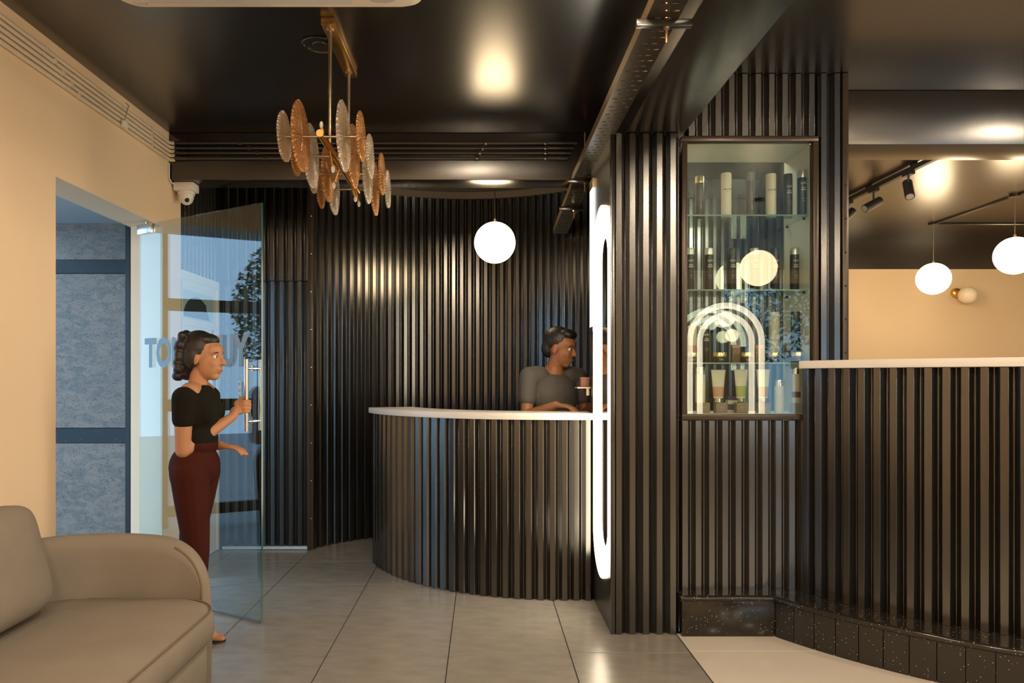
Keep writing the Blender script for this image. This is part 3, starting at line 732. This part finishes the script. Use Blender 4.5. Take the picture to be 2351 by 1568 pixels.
def disc(Y, u, dpx, mat):
    r = dpx*Y/F/2; x = (u-UV)*Y/F; mb = MB(); n = 72; rings = []
    for side in (-1, 1):
        rr_ = [(.0,.006),(.08,.007),(.35,.0055),(.7,.005),(.97,.0052),(1.0,.003)]
        if side == 1: rr_ = rr_[::-1]
        for q, t in rr_:
            ring = []
            for k in range(n):
                a = 2*PI*k/n; wob = 0
                rq = r*max(q,.004)*(1+.012*math.sin(5*a+u)+.008*math.sin(11*a)); ring.append((side*(t+wob), rq*math.cos(a), rq*math.sin(a)))
            rings.append(ring)
    mb.loft(rings); o = mb.build('glass_disc', mat, ch, 40); o.location = (x, Y, zr(Y)); return o
zr = lambda Y: 2.4155
for Y, lst, uL, uR in [(3.15,[(653,113,CLR),(690.5,159,AMB),(789,158,CLR),(829,112,AMB)],650,830),
                 (3.43,[(680,88,AMB),(715,143,CLR),(812,143,AMB),(850,100,CLR)],676,853),
                 (3.73,[(719,86,CLR),(752.6,126,AMB),(844,132,CLR),(877,94,AMB)],716,880),
                 (4.03,[(737,86,AMB),(767,116,CLR),(861,120,AMB),(890.5,85,CLR)],733,893)]:
    MB().tube([((uL-UV)*Y/F,Y,2.4155),((uR-UV)*Y/F,Y,2.4155)], .0058, 12).build('cross_rod', BRASSD, ch)
    for u, d, m in lst: disc(Y, u, d, m)
BULB = glass_mat('bulb_glass', (.95,.95,.95), 1.5)
for Y, dx, sg in [(3.27,-.02,1),(3.32,.015,-1),(3.56,.03,1),(3.60,-.03,-1),(3.87,.02,-1),(3.66,-.012,1),(3.98,.02,-1)]:
    s_ = MB().tube([(cxh+dx*.3,Y,2.4155+.010*sg),(cxh+dx,Y,2.4155+.075*sg)], [.006,.008], 10).build('lamp_socket', BRASS, ch)
    MB().sphere((cxh+dx*1.2,Y,2.4155+.092*sg), (.009,.009,.018), 12, 8).build('bulb', M('bulb_frost', (.8,.76,.68), .1, 0, .8), s_)

# ================================================================== AIR CONDITIONER
ac = thing('air_conditioner', 'white ceiling-suspended air conditioner at the top edge', 'air conditioner', (-.81,2.50,ZC))
def rrect(x0,x1,y0,y1,r,n=8):
    out = []
    for cx_, cy_, a0 in [(x1-r,y1-r,0),(x0+r,y1-r,PI/2),(x0+r,y0+r,PI),(x1-r,y0+r,1.5*PI)]:
        for k in range(n+1): a = a0+PI/2*k/n; out.append((cx_+r*math.cos(a), cy_+r*math.sin(a)))
    return out
rings = []
for z, i in [(-.0005,.10),(-.02,.06),(-.10,.02),(-.17,.0),(-.195,.004),(-.206,.02)]:
    rings.append([(x,y,z) for x,y in rrect(-.585+i,.585-i,-.36+i,.318-i,.075)])
MB().loft(rings).build('casing', M('ac_white', (.74,.66,.55), .4), ac, 50)
MB().prism(rrect(-.46,.315,-.28,.265,.012), -.212, -.2055).build('louvre_panel', M('ac_grey', (.58,.57,.56), .45), ac, 35, .002)
for k in range(4): MB().box(-.45,.305,-.22+.12*k,-.215+.12*k,-.214,-.2125).build('louvre_slot', BLKM, ac)
MB().sphere((.43,.245,-.206), (.05,.022,.006), 24, 10).build('grip_recess', M('ac_shade', (.45,.47,.50), .4), ac)
MB().sphere((-.50,.27,-.206), (.03,.015,.004), 24, 10).build('grip_recess', MATS['ac_shade'], ac)

# ================================================================== CONDUITS
PB = M('conduit_cream', (.68,.57,.43), .5)
zz = [2.932, 2.904, 2.876, 2.848, 2.820]; names = ['topmost','second from the top','middle','fourth from the top','lowest']
for k, z in enumerate(zz):
    t = thing('conduit', f'cream painted conduit, {names[k]} of five along the left wall', 'conduit', (0,0,0), 'cream conduits on the left wall')
    MB().tube([(XL+.0125,YB+.01,z),(XL+.0125,4.80,z),(XL+.018,4.825,z),(XL+.045,4.8275,z)], .0115, 10).build('pipe', PB, t)
    for y in (.6, 2.2, 3.45+.07*k, 4.55): MB().box(XL+.001, XL+.026, y-.012, y+.012, z-.0135, z+.0135).build('saddle_clip', PB, t, 35, .003)
nb = ['topmost','second','third','lowest']
for k, z in enumerate([2.932,2.898,2.866,2.832]):
    t = thing('conduit', f'black conduit, {nb[k]} of four along the cross beam', 'conduit', (0,0,0), 'black conduits on the cross beam')
    MB().tube([(XL+.05,4.8275,z),(.62-.02*k,4.8275,z)], .0105, 10).build('pipe', PIPEB, t)
    MB().tube([(XL+.046,4.8275,z),(XL+.13,4.8275,z)], .0135, 10).build('coupling', PIPEB, t)
    MB().tube([(.56-.02*k,4.8275,z),(.63-.02*k,4.8275,z)], .0135, 10).build('coupling', PIPEB, t)
    for x in (-1.62+.06*k, .02-.02*k, .42): MB().box(x-.012,x+.012,4.8145,4.841,z-.0135,z+.0135).build('saddle_clip', PIPEB, t, 35, .003)
w_ = thing('junction_hook', 'small white junction piece with a loose wire on the conduits', 'junction', (XL,4.17,2.81))
MB().box(.027,.05,-.025,.02,-.005,.035).build('box', WHITE, w_, 35, .004)
MB().tube([(.035,-.005,.03),(.055,-.02,.07),(.05,.0,.10),(.045,.03,.135),(.03,.025,.15)], .0035, 8).build('wire', M('grey_wire', (.3,.29,.27), .5), w_)
cw = thing('camera_cable', 'thin white cable running down the wall corner to the camera', 'cable', (0,0,0))
MB().tube([(XL+.006,4.83,2.80),(XL+.006,4.83,2.70),(XL+.012,4.85,2.676),(-2.072,4.88,2.668)], .005, 8).build('cable', WHITE, cw)

# ================================================================== SECURITY CAMERA
sc_ = thing('security_camera', 'white dome security camera under the black beam', 'camera', (-2.02,4.93,2.69))
MB().box(-.068,.068,-.055,.055,-.058,0).build('housing', WHITE, sc_, 35, .008)
MB().lathe([(.052,-.056),(.056,-.066),(.054,-.08)], n=28).build('collar', WHITE, sc_)
MB().lathe([(.050,-.078),(.047,-.105),(.036,-.13),(.018,-.143),(.003,-.147)], n=28).build('dome', WHITE, sc_, 60)
MB().sphere((.016,-.030,-.118), (.017,.014,.017), 16, 10).build('lens', M('lens_black', (.005,.005,.006), .05), sc_)

# ================================================================== CEILING SPEAKER
spk = thing('ceiling_speaker', 'round black speaker rim on the ceiling by the chandelier', 'speaker', (-.80,3.56,ZC))
MB().lathe([(.088,0),(.092,-.004),(.088,-.008),(.080,-.006),(.078,-.0005)], n=40, cap=False).build('rim', PIPEB, spk)
MB().lathe([(.078,-.0005),(.040,-.003),(.036,-.008),(.01,-.010)], n=40).build('cone', PIPEB, spk)

# ================================================================== CABLE TRAY
tr = thing('cable_tray', 'perforated metal cable tray running along the black beam', 'cable tray', (0,0,0))
def tray_piece(y0, z0, y1, z1, x0=.59, x1=.705, name='tray_bottom'):
    mb = MB(); L = math.hypot(y1-y0, z1-z0); n = max(1, int(L/.05)); st = L/n; dy = (y1-y0)/L; dz = (z1-z0)/L
    def q(xa, xb, s0, s1):
        mb.add([(xa,y0+dy*s0,z0+dz*s0),(xb,y0+dy*s0,z0+dz*s0),(xb,y0+dy*s1,z0+dz*s1),(xa,y0+dy*s1,z0+dz*s1)], [(0,1,2,3)])
    for i in range(n):
        s = i*st; q(x0, x1, s, s+st*.42)
        hol = [(x0+.012,x0+.034),(x0+.047,x0+.069),(x0+.082,x0+.104)] if i % 2 == 0 else [(x0+.028,x0+.050),(x0+.064,x0+.086)]
        a = x0; s0, s1 = s+st*.42, s+st*.60
        for h0, h1 in hol: q(a, h0, s0, s1); a = h1
        q(a, x1, s0, s1); q(x0, x1, s1, s+st)
    o = mb.build(name, GALV, tr, 0); md = o.modifiers.new('s','SOLIDIFY'); md.thickness = .0015
    for x, nm in ((x0,'tray_flange'),(x1,'tray_flange')):
        m2 = MB(); m2.add([(x-.001,y0,z0),(x+.001,y0,z0),(x+.001,y0,z0+.045),(x-.001,y0,z0+.045),(x-.001,y1,z1),(x+.001,y1,z1),(x+.001,y1,z1+.045),(x-.001,y1,z1+.045)],
                          [(0,1,2,3),(4,7,6,5),(0,4,5,1),(1,5,6,2),(2,6,7,3),(3,7,4,0)]); m2.build(nm, M('tray_side', (.25,.17,.09), .35, .6), tr)
tray_piece(YB+.3, 2.66, 4.73, 2.66); tray_piece(4.73, 2.66, 4.85, 2.632); tray_piece(4.85, 2.632, 6.05, 2.572)
for (y, z) in [(1.0,2.66),(2.614,2.66),(4.70,2.66),(5.25,2.61)]:
    b_ = bx('strut_bracket', .555, .755 if y < 5 else .73, y-.012, y+.012, z-.028, z-.002, PIPEB, tr, .002)
    MB().tube([(.665,y,z-.085),(.665,y,z+.30 if y < 5 else z+.05)], .005, 10).build('threaded_rod', M('copper_rod', (.35,.17,.10), .35, .8), tr)
    MB().lathe([(.011,-.008),(.011,0)], (.665,y,z-.028), 6).build('nut', STEEL, tr)

# ================================================================== GLOBE PENDANTS
def globe(x, y, z, r, label, grp='lit globe pendants', ztop=ZC, rod=BRASSD, canopy=True, rr_=.004):
    t = thing('globe_pendant', label, 'pendant light', (x,y,z), grp)
    MB().sphere((0,0,0), r, 40, 24).build('globe', GLOBE, t, 60)
    MB().lathe([(.014,r-.004),(.014,r+.02),(.006,r+.03)], n=16).build('socket_cap', rod, t)
    MB().tube([(0,0,r+.02),(0,0,ztop-z)], rr_, 10).build('stem', rod, t)
    if canopy: MB().lathe([(.05,ztop-z-.022),(.05,ztop-z-.0005)], n=28).build('ceiling_rose', PIPEB, t)
    return t
globe(.092, 5.43, 2.381, .154, 'lit white globe pendant above the reception counter', rr_=.003)
globe(4.776, 7.66, 2.416, .165, 'lit white globe pendant nearest the peach wall')
globe(4.763, 6.47, 2.459, .165, 'lit white globe pendant cut off by the right edge')
globe(4.77, 5.28, 2.44, .165, 'lit white globe pendant right of the tall counter, outside the picture')
globe(2.55, 1.13, 2.38, .165, 'lit white globe pendant mirrored in the cabinet glass')
globe(6.35, 6.6, 2.45, .165, 'lit white globe added to brighten the peach wall, outside the picture')  # unseen extra globe, added as fill for the right end of the wall
cd = thing('ceiling_conduit', 'thin black ceiling conduit linking the two salon globes', 'conduit', (0,0,0))
MB().tube([(4.77,7.66,ZC-.012),(4.77,4.6,ZC-.012)], .011, 8).build('pipe', PIPEB, cd)
cd = thing('ceiling_conduit', 'thin black ceiling conduit running right from the far salon globe', 'conduit', (0,0,0))
MB().tube([(4.80,7.66,ZC-.012),(XR-.01,7.66,ZC-.012)], .011, 8).build('pipe', PIPEB, cd)

# ================================================================== TRACK LIGHTS
tk = thing('light_track', 'black ceiling light track in the salon', 'light track', (3.31,0,ZC-.03))
MB().box(-.018,.018,4.5,6.75,-.018,.018).build('track', BLKM, tk)
for y in (4.9,5.55,6.2): MB().box(-.012,.012,y-.03,y+.03,.018,.0295).build('bracket', BLKM, tk)
def spot(y, dirv, label, x=3.31):
    t = thing('track_spotlight', label, 'spotlight', (x,y,ZC-.048), 'black track spotlights')
    MB().box(-.022,.022,-.05,.05,-.02,0).build('adapter', BLKM, t); MB().tube([(0,0,-.02),(0,0,-.10)], .008, 10).build('stem', BLKM, t)
    d = Vector(dirv).normalized(); c = Vector((0,0,-.12))
    MB().tube([c-d*.07, c+d*.095], .035, 24).build('spot_body', BLKM, t); MB().tube([c+d*.0955, c+d*.0975], .028, 20).build('lens', M('spot_lens', (.5,.48,.45), .1, .5), t)
spot(5.62, (-.2,-.55,-.8), 'black track spotlight hanging nearest the beam, pointing down')
spot(6.12, (-.85,-.15,-.45), 'black track spotlight in the middle of the track, pointing left')
spot(6.55, (-.7,-.1,-.6), 'black track spotlight half hidden by the ribbed post')

# ================================================================== WALL SCONCE
wsn = thing('wall_sconce', 'small cream globe wall lamp with a brass cup on the peach wall', 'wall lamp', (5.63,YS,2.335))
MB().lathe([(.055,-.001),(.06,-.012),(.05,-.04),(.035,-.05)], (-.06,0,.03), 24, 'y').build('brass_cup', BRASS, wsn)
MB().sphere((.01,-.11,-.005), .098, 28, 18).build('globe', OPAL, wsn, 60)

# ================================================================== ARCH MIRROR STATION behind the camera (seen mirrored in the cabinet)
YA = -2.0; am = thing('arch_mirror', 'arched styling mirror with two glowing tubes, mirrored in the cabinet glass', 'mirror', (3.29,YA,0))
def arch(r, zb, za, n=28):
    return [(-r,0,zb)] + [(-r*math.cos(PI*i/n), 0, za+r*math.sin(PI*i/n)) for i in range(n+1)] + [(r,0,zb)]
MB().tube([(x,.03,z) for x,_,z in arch(.487,.75,1.86)], .040, 12).build('outer_light_tube', LEDA, am, 60)
MB().tube([(x,.03,z) for x,_,z in arch(.350,.75,1.86)], .038, 12).build('inner_light_tube', LEDA, am, 60)
pl = [(x,z) for x,_,z in arch(.55,0,1.86)]
MB().prism(pl, -.05, -.006, 'y').build('back_board', M('brown_board', (.10,.07,.045), .6), am)
MB().prism([(x,z) for x,_,z in arch(.30,.75,1.86)], -.005, .0, 'y').build('mirror_glass', MIRROR, am)
MB().sphere((-.01,.10,2.16), .105, 24, 16).build('globe_lamp', LEDA, am, 60)
MB().tube([(-.01,0,2.16),(-.01,.06,2.16)], .02, 12).build('lamp_arm', BRASS, am)

# ================================================================== ADDED UNSEEN FILL LIGHTS (beside and behind the camera, and behind the cabinet)
DOME = M('fill_dome_glow', (.9,.88,.84), .4, emit=WARM, estr=FILL_E)
for (x, y) in [(-.9,2.2),(.3,2.0),(-.9,.2),(.3,.2),(-.9,-1.8),(.3,-1.8),(1.6,1.2),(3.6,2.4),(2.2,-.9),(4.6,.2),(5.9,2.6),(4.6,-1.8),(1.7,4.72),(2.4,4.72)]:
    lb = 'unseen round fill light added under the black ceiling' if y < 5 else ('round fill light added behind the display cabinet, nearer the niche' if x < 2 else 'round fill light added behind the display cabinet, nearer the salon')
    t = thing('fill_light', lb, 'fill light', (x,y,ZC), 'added fill lights')
    MB().lathe([(.155,-.0005),(.155,-.022),(.14,-.024)], n=32).build('base_ring', BLKM, t)
    MB().lathe([(.138,-.0245),(.142,-.05),(.13,-.085),(.095,-.115),(.05,-.13),(.004,-.134)], n=32).build('fill_dome', DOME, t, 60)

# ================================================================== PEOPLE
def cap_(mb, p0, r0, p1, r1, n=14, m=5):
    p0 = Vector(p0); p1 = Vector(p1); d = (p1-p0); L = d.length; d = d/L; x = d.orthogonal().normalized(); y = d.cross(x)
    rings = []
    for i in range(m): a = -PI/2+PI/2*i/(m-1); rings.append((p0+d*r0*math.sin(a), max(r0*math.cos(a), 1e-4)))
    for i in range(m): a = PI/2*i/(m-1); rings.append((p1+d*r1*math.sin(a), max(r1*math.cos(a), 1e-4)))
    mb.loft([[c+(x*math.cos(2*PI*k/n)+y*math.sin(2*PI*k/n))*r for k in range(n)] for c, r in rings])
def ell_(mb, c, r, mat=None, n=20, m=12):
    t = MB(); t.sphere((0,0,0), r, n, m); mt = mat or Matrix.Identity(4)
    mb.add([Vector(c) + mt.to_3x3() @ Vector(v) for v in t.v], t.f)
def chain(mb, pts):
    for (p0, r0), (p1, r1) in zip(pts, pts[1:]): cap_(mb, p0, r0, p1, r1)
def remesh(mb, name, mat, parent, voxel=.006, smooth=3):
    me = bpy.data.meshes.new(name); me.from_pydata(mb.v, [], mb.f)
    bm = bmesh.new(); bm.from_mesh(me); bmesh.ops.recalc_face_normals(bm, faces=bm.faces); bm.to_mesh(me); bm.free()
    o = bpy.data.objects.new(name, me); COL.objects.link(o)
    r = o.modifiers.new('r','REMESH'); r.mode = 'VOXEL'; r.voxel_size = voxel
    if smooth: s = o.modifiers.new('s','SMOOTH'); s.iterations = smooth; s.factor = .5
    dg = bpy.context.evaluated_depsgraph_get(); me2 = bpy.data.meshes.new_from_object(o.evaluated_get(dg))
    bpy.data.objects.remove(o); bpy.data.meshes.remove(me)
    return mk(name, me2, mat, parent, 180)
def head_parts(mb, c, Rm, s=1.0):
    q = lambda x,y,z: Vector(c) + Rm.to_3x3() @ (Vector((x,y,z))*s)
    def E(p, r): ell_(mb, q(*p), tuple(v*s for v in r), Rm)
    E((-.012,0,.028), (.094,.074,.092)); E((.028,0,-.035), (.066,.060,.080)); E((.055,0,-.092), (.030,.030,.024))
    E((.045,0,.035), (.050,.058,.045)); E((.060,.033,-.030), (.026,.022,.026)); E((.060,-.033,-.030), (.026,.022,.026))
    E((.077,0,.020), (.014,.042,.010))
    cap_(mb, q(.088,0,.012), .008*s, q(.108,0,-.026), .0125*s); E((.096,.010,-.030),(.011,.008,.007)); E((.096,-.010,-.030),(.011,.008,.007))
    E((.086,0,-.058), (.013,.024,.006)); E((.085,0,-.070), (.013,.021,.007))
    for sg in (1,-1): E((-.008,.074*sg,-.012), (.020,.010,.031))
    return q
def face_bits(parent, q, s=1.0, browm=None):
    for sg in (1,-1):
        e_ = MB().sphere(q(.0735,.031*sg,.004), .0105*s, 16, 10).build('eye', M('eye_white', (.7,.68,.64), .2), parent)
        MB().sphere(q(.0800,.031*sg,.004), .0062*s, 12, 8).build('iris', M('iris_dark', (.03,.015,.01), .1), e_)
        MB().tube([q(.086,.016*sg,.022), q(.086,.032*sg,.027), q(.075,.048*sg,.022)], [.0022*s,.003*s,.0015*s], 6).build('eyebrow', browm, parent)
    MB().tube([q(.095,.020,-.064), q(.0995,0,-.0635), q(.095,-.020,-.064)], [.002*s,.004*s,.002*s], 6).build('lips', M('lip', (.36,.13,.09), .4), parent)

SKIN = M('skin_brown', (.42,.20,.105), .5, 0, .4, noise=.06, nscale=9)
HAIRM = M('hair_black', (.012,.009,.007), .45, 0, .5, noise=.3, nscale=40, bump=.6, bscale=90)
TEE = M('black_cotton', (.008,.007,.005), .95, 0, .2, bump=.2, bscale=50); PANT = M('burgundy_cloth', (.046,.009,.006), .9, 0, .15, noise=.12, nscale=10, bump=.2, bscale=40)

wm = thing('person', 'woman in a black T-shirt and burgundy trousers pulling the glass door', 'person', (-1.49,3.82,0))
wo = Vector((-1.52,3.82,0))
L_ = lambda x,y,z: Vector((x,y,z)) - wo
body = MB(); shirt = MB(); pants = MB(); hair = MB()
hipR, hipL = L_(-1.545,3.74,.87), L_(-1.545,3.90,.87)
kneeR, kneeL = L_(-1.505,3.73,.475), L_(-1.60,3.90,.475)
ankR, ankL = L_(-1.535,3.75,.085), L_(-1.745,3.89,.10)
for hp, kn, an in ((hipR,kneeR,ankR),(hipL,kneeL,ankL)):
    chain(body, [(hp,.085),(hp.lerp(kn,.5),.070),(kn,.050),(kn.lerp(an,.35),.050),(an,.033)])
    chain(pants, [(hp,.098),(hp.lerp(kn,.35),.088),(kn,.064),(kn.lerp(an,.4),.060),(kn.lerp(an,.86),.052)])
def foot(mb, an, d):
    d = Vector(d).normalized(); s = Vector((-d.y,d.x,0)); z0 = .012
    hl = Vector((an.x,an.y,0))-d*.045; 
    cap_(mb, hl+Vector((0,0,.032)), .030, Vector((an.x,an.y,.05))+d*.03, .033)
    cap_(mb, Vector((an.x,an.y,.055))+d*.02, .032, Vector((an.x,an.y,.032))+d*.11, .024)
    for k, (o, l) in enumerate([(-.026,.165),(-.012,.170),(.002,.165),(.014,.156),(.026,.145)]):
        cap_(mb, Vector((an.x,an.y,.026))+d*.10+s*o, .014, Vector((an.x,an.y,.021))+d*l+s*o, .0095)
foot(body, ankR, (1,-.05,0)); foot(body, ankL, (1,.1,0))
pel = L_(-1.55,3.82,.90); waist = L_(-1.532,3.82,1.045); chest = L_(-1.525,3.82,1.20); neckb = L_(-1.535,3.82,1.325); headc = L_(-1.502,3.82,1.475)
for mb_, g_ in ((body,0),(pants,.012)):
    ell_(mb_, pel, (.112+g_,.150+g_,.115+g_)); ell_(mb_, pel+Vector((-.018,-.06,-.03)), (.074+g_,.082+g_,.095+g_)); ell_(mb_, pel+Vector((-.018,.06,-.03)), (.074+g_,.082+g_,.095+g_))
ell_(pants, waist-Vector((0,0,.03)), (.098,.128,.075))
for mb_, g_ in ((body,0),(shirt,.010)):
    ell_(mb_, waist, (.088+g_,.118+g_,.11+g_)); ell_(mb_, chest, (.098+g_,.145+g_,.135+g_*.3))
    ell_(mb_, chest+Vector((.052,-.060,-.015)), (.048+g_,.058+g_,.058+g_)); ell_(mb_, chest+Vector((.052,.060,-.015)), (.048+g_,.058+g_,.058+g_))
cap_(body, chest+Vector((-.01,-.10,.095)), .05, chest+Vector((-.01,.10,.095)), .05)
chain(body, [(chest+Vector((-.012,0,.09)),.070),(neckb,.050),(headc+Vector((-.02,0,-.06)),.047)])
shR, shL = L_(-1.548,3.675,1.262), L_(-1.53,3.965,1.262)
elR = L_(-1.560,3.69,.992); wrR = L_(-1.378,3.905,1.158)
elL = L_(-1.61,3.975,1.005); wrL = L_(-1.44,3.90,1.0)
for s_, e_, w_ in ((shR,elR,wrR),(shL,elL,wrL)):
    chain(body, [(s_,.050),(s_.lerp(e_,.5),.044),(e_,.037),(e_.lerp(w_,.3),.038),(w_,.024)])
    chain(shirt, [(chest+(s_-chest)*.55+Vector((0,0,.02)),.062),(s_,.060),(s_.lerp(e_,.40),.056)])
# cut sleeve/hem look by the capsule ends; hand on the handle bar
B_ = Vector((gp(.07,1.2,.05).x, gp(.07,1.2,.05).y, 0)) - wo - Vector((.03,0,0))
def grip_hand(mb, wr, bar, zc, back, front):
    """fingers wrapped round an upright bar; back = unit vector from bar towards the wrist, front = towards the camera side"""
    pc = bar + back*.052 + front*.006; pc.z = zc-.004
    chain(mb, [(wr,.024),(wr.lerp(pc,.6),.026)])
    for k in range(4):
        z = zc + .030 - .0195*k; r = [.0088,.0092,.0088,.0078][k]; l = [.95,1.05,1.0,.82][k]
        k0 = bar + back*.042 + front*.010; k0.z = z-.004
        k1 = bar + back*.010*l + front*.0245; k1.z = z+.003
        k2 = bar - back*.020*l + front*.014; k2.z = z+.002
        k3 = bar - back*.018*l - front*.010; k3.z = z-.002
        palm = Vector((pc.x,pc.y,z-.006)); chain(mb, [(palm,.0135),(k0,.0125),(k1,r),(k2,r*.95),(k3,r*.85)])
    t0 = pc + Vector((0,0,.018)); t1 = bar + back*.028 - front*.018; t1.z = zc+.045; t2 = bar - back*.002 - front*.022; t2.z = zc+.058
    chain(mb, [(t0,.016),(t1,.0115),(t2,.009)])
bk = Vector((-.95,-.31,0)).normalized(); fr_ = Vector((.31,-.95,0)).normalized()
grip_hand(body, wrR, B_, 1.205, bk, fr_)
def open_hand(mb, wr, d, up, s=1.0):
    d = Vector(d).normalized(); up = Vector(up).normalized(); sd = d.cross(up).normalized()
    pc = wr + d*.045*s
    for o in (-.022,-.007,.008,.022): cap_(mb, wr+d*.012*s+sd*o*.5*s, .015*s, wr+d*.080*s+sd*o*s, .0115*s)
    for o, l in ((-.030,.062),(-.010,.074),(.010,.070),(.029,.054)):
        a = wr+d*.082*s+sd*o*.8*s; b = a+d*l*.5*s-up*.008*s; c = b+d*l*.45*s-up*.022*s; chain(mb, [(a,.0092*s),(b,.0085*s),(c,.0072*s)])
    a = wr+d*.02*s+sd*-.018*s; b = a+d*.035*s-sd*.03*s-up*.01*s; c = b+d*.028*s-sd*.004*s-up*.012*s; chain(mb, [(a,.014*s),(b,.0105*s),(c,.0085*s)])
open_hand(body, wrL, (.97,-.2,-.1), (0,0,1))
Rh = Matrix.Rotation(math.radians(-6), 4, 'Z') @ Matrix.Rotation(math.radians(3), 4, 'Y')
q = head_parts(body, headc, Rh, 1.04)
bo = remesh(body, 'body', SKIN, wm, .0052, 2)
# neckline: keep the shirt below a scooped line by building it only up to the shoulders
so = remesh(shirt, 'black_t_shirt', TEE, wm, .006, 3)
po = remesh(pants, 'burgundy_trousers', PANT, wm, .006, 3)
def E2(mb, p, r): ell_(mb, q(*p), r, Rh)
E2(hair, (-.030,0,.040), (.098,.088,.100)); E2(hair, (-.070,0,-.020), (.062,.078,.085)); E2(hair, (.012,0,.086), (.062,.070,.038))
E2(hair, (-.02,.066,-.010), (.05,.022,.06)); E2(hair, (-.035,-.068,-.005), (.045,.022,.06)); E2(hair, (-.085,0,-.080), (.040,.060,.045))
rh = random.Random(5)
for k in range(70):
    a = rh.uniform(.75*PI, 1.25*PI); z = rh.uniform(-.11,.11); rr_ = .100-.25*max(0,z-.04)
    p = (rr_*math.cos(a)*1.02-.02, .085*math.sin(a)*1.25, z); ell_(hair, q(*p), [rh.uniform(.016,.027)]*3)
remesh(hair, 'curly_hair', HAIRM, wm, .006, 1)
face_bits(wm, q, 1.04, HAIRM)
SOLE = M('sandal_sole', (.02,.016,.014), .6); STRAP = M('sandal_strap', (.10,.13,.17), .4)
for an, d in ((ankR,(1,-.05,0)),(ankL,(1,.1,0))):
    d = Vector(d).normalized(); s_ = Vector((-d.y,d.x,0)); base = Vector((an.x,an.y,0)); rings = []
    for z in (.001,.012): rings.append([base + d*(.05+.125*math.cos(2*PI*k/28)) + s_*(.046*math.sin(2*PI*k/28)*(1+.18*math.cos(2*PI*k/28))) + Vector((0,0,z)) for k in range(28)])
    sn = MB().loft(rings).build('sandal', SOLE, wm)
    MB().tube([base+d*.10-s_*.045+Vector((0,0,.012)), base+d*.085-s_*.03+Vector((0,0,.052)), base+d*.08+Vector((0,0,.064)), base+d*.085+s_*.03+Vector((0,0,.052)), base+d*.10+s_*.045+Vector((0,0,.012))], .006, 8).build('strap', STRAP, sn)

# receptionist behind the counter, standing still
mn = thing('person', 'receptionist in a grey shirt standing behind the curved counter', 'person', (.50,5.10,0))
mo = Vector((.50,5.10,0)); body = MB(); shirt = MB(); pants = MB(); hair = MB()
SKIN2 = M('skin_tan', (.30,.125,.055), .5, 0, .4, noise=.06, nscale=9)
SHIRT = M('grey_cotton', (.085,.078,.070), .8, noise=.15, nscale=12, bump=.3, bscale=30); TROU = M('dark_trousers', (.02,.02,.022), .8)
fd = Vector((.45,-.89,0)).normalized(); sd = Vector((.89,.45,0)).normalized()
Rb = Matrix((fd, Vector((-fd.y,fd.x,0)), Vector((0,0,1)))).transposed().to_4x4()
V = lambda f, s, z: fd*f + sd*s + Vector((0,0,z))
for sg in (1,-1):
    hp, kn, an = V(0,.09*sg,.88), V(.02,.10*sg,.48), V(-.01,.11*sg,.085)
    chain(body, [(hp,.085),(kn,.055),(kn.lerp(an,.35),.052),(an,.036)]); chain(pants, [(hp,.10),(kn,.072),(an,.058)])
    foot(body, an, fd)
    shs, els, wrs = V(0,.20*sg,1.375), V(.04,.245*sg,1.10), V(.27,.15*sg,1.185 if sg < 0 else 1.18)
    chain(body, [(shs,.056),(shs.lerp(els,.5),.049),(els,.041),(els.lerp(wrs,.3),.041),(wrs,.028)])
    chain(shirt, [(V(0,.12*sg,1.38),.072),(shs,.068),(shs.lerp(els,.55),.063)])
    open_hand(body, wrs, fd*.8 - sd*.35*sg + Vector((0,0,-.05)), (0,0,1), 1.1)
for mb_, g_ in ((body,0),(shirt,.014)):
    ell_(mb_, V(0,0,1.05), (.108+g_,.145+g_,.15+g_), Rb); ell_(mb_, V(0,0,1.24), (.118+g_,.175+g_,.17+g_*.3), Rb)
for mb_, g_ in ((body,0),(pants,.014)): ell_(mb_, V(-.01,0,.93), (.115+g_,.155+g_,.12), Rb)
ell_(shirt, V(0,0,.95), (.125,.165,.10), Rb)
cap_(body, V(-.01,-.13,1.375), .055, V(-.01,.13,1.375), .055)
mh = V(.045,.03,1.575)
chain(body, [(V(-.01,0,1.38),.085),(V(.005,.01,1.45),.060),(mh+Vector((-.01,0,-.05)),.056)])
Rh = Matrix.Rotation(math.radians(-28), 4, 'Z') @ Matrix.Rotation(math.radians(12), 4, 'Y')
q = head_parts(body, mh, Rh, 1.10)
remesh(body, 'body', SKIN2, mn, .0065, 2); remesh(shirt, 'grey_shirt', SHIRT, mn, .008, 3); remesh(pants, 'dark_trousers', TROU, mn, .008, 3)
for p, r in [((-.030,0,.045),(.104,.090,.100)),((-.075,0,-.01),(.055,.078,.075)),((.03,0,.095),(.066,.070,.038))]: ell_(hair, q(*p), r, Rh)
remesh(hair, 'short_hair', HAIRM, mn, .006, 1)
face_bits(mn, q, 1.10, HAIRM)
SHOE = M('black_shoe', (.015,.014,.013), .4)
for sg in (1,-1):
    an = V(-.01,.11*sg,0); sh_ = MB(); cap_(sh_, an-fd*.05+Vector((0,0,.045)), .042, an+fd*.14+Vector((0,0,.036)), .034); remesh(sh_, 'shoe', SHOE, mn, .006, 1)
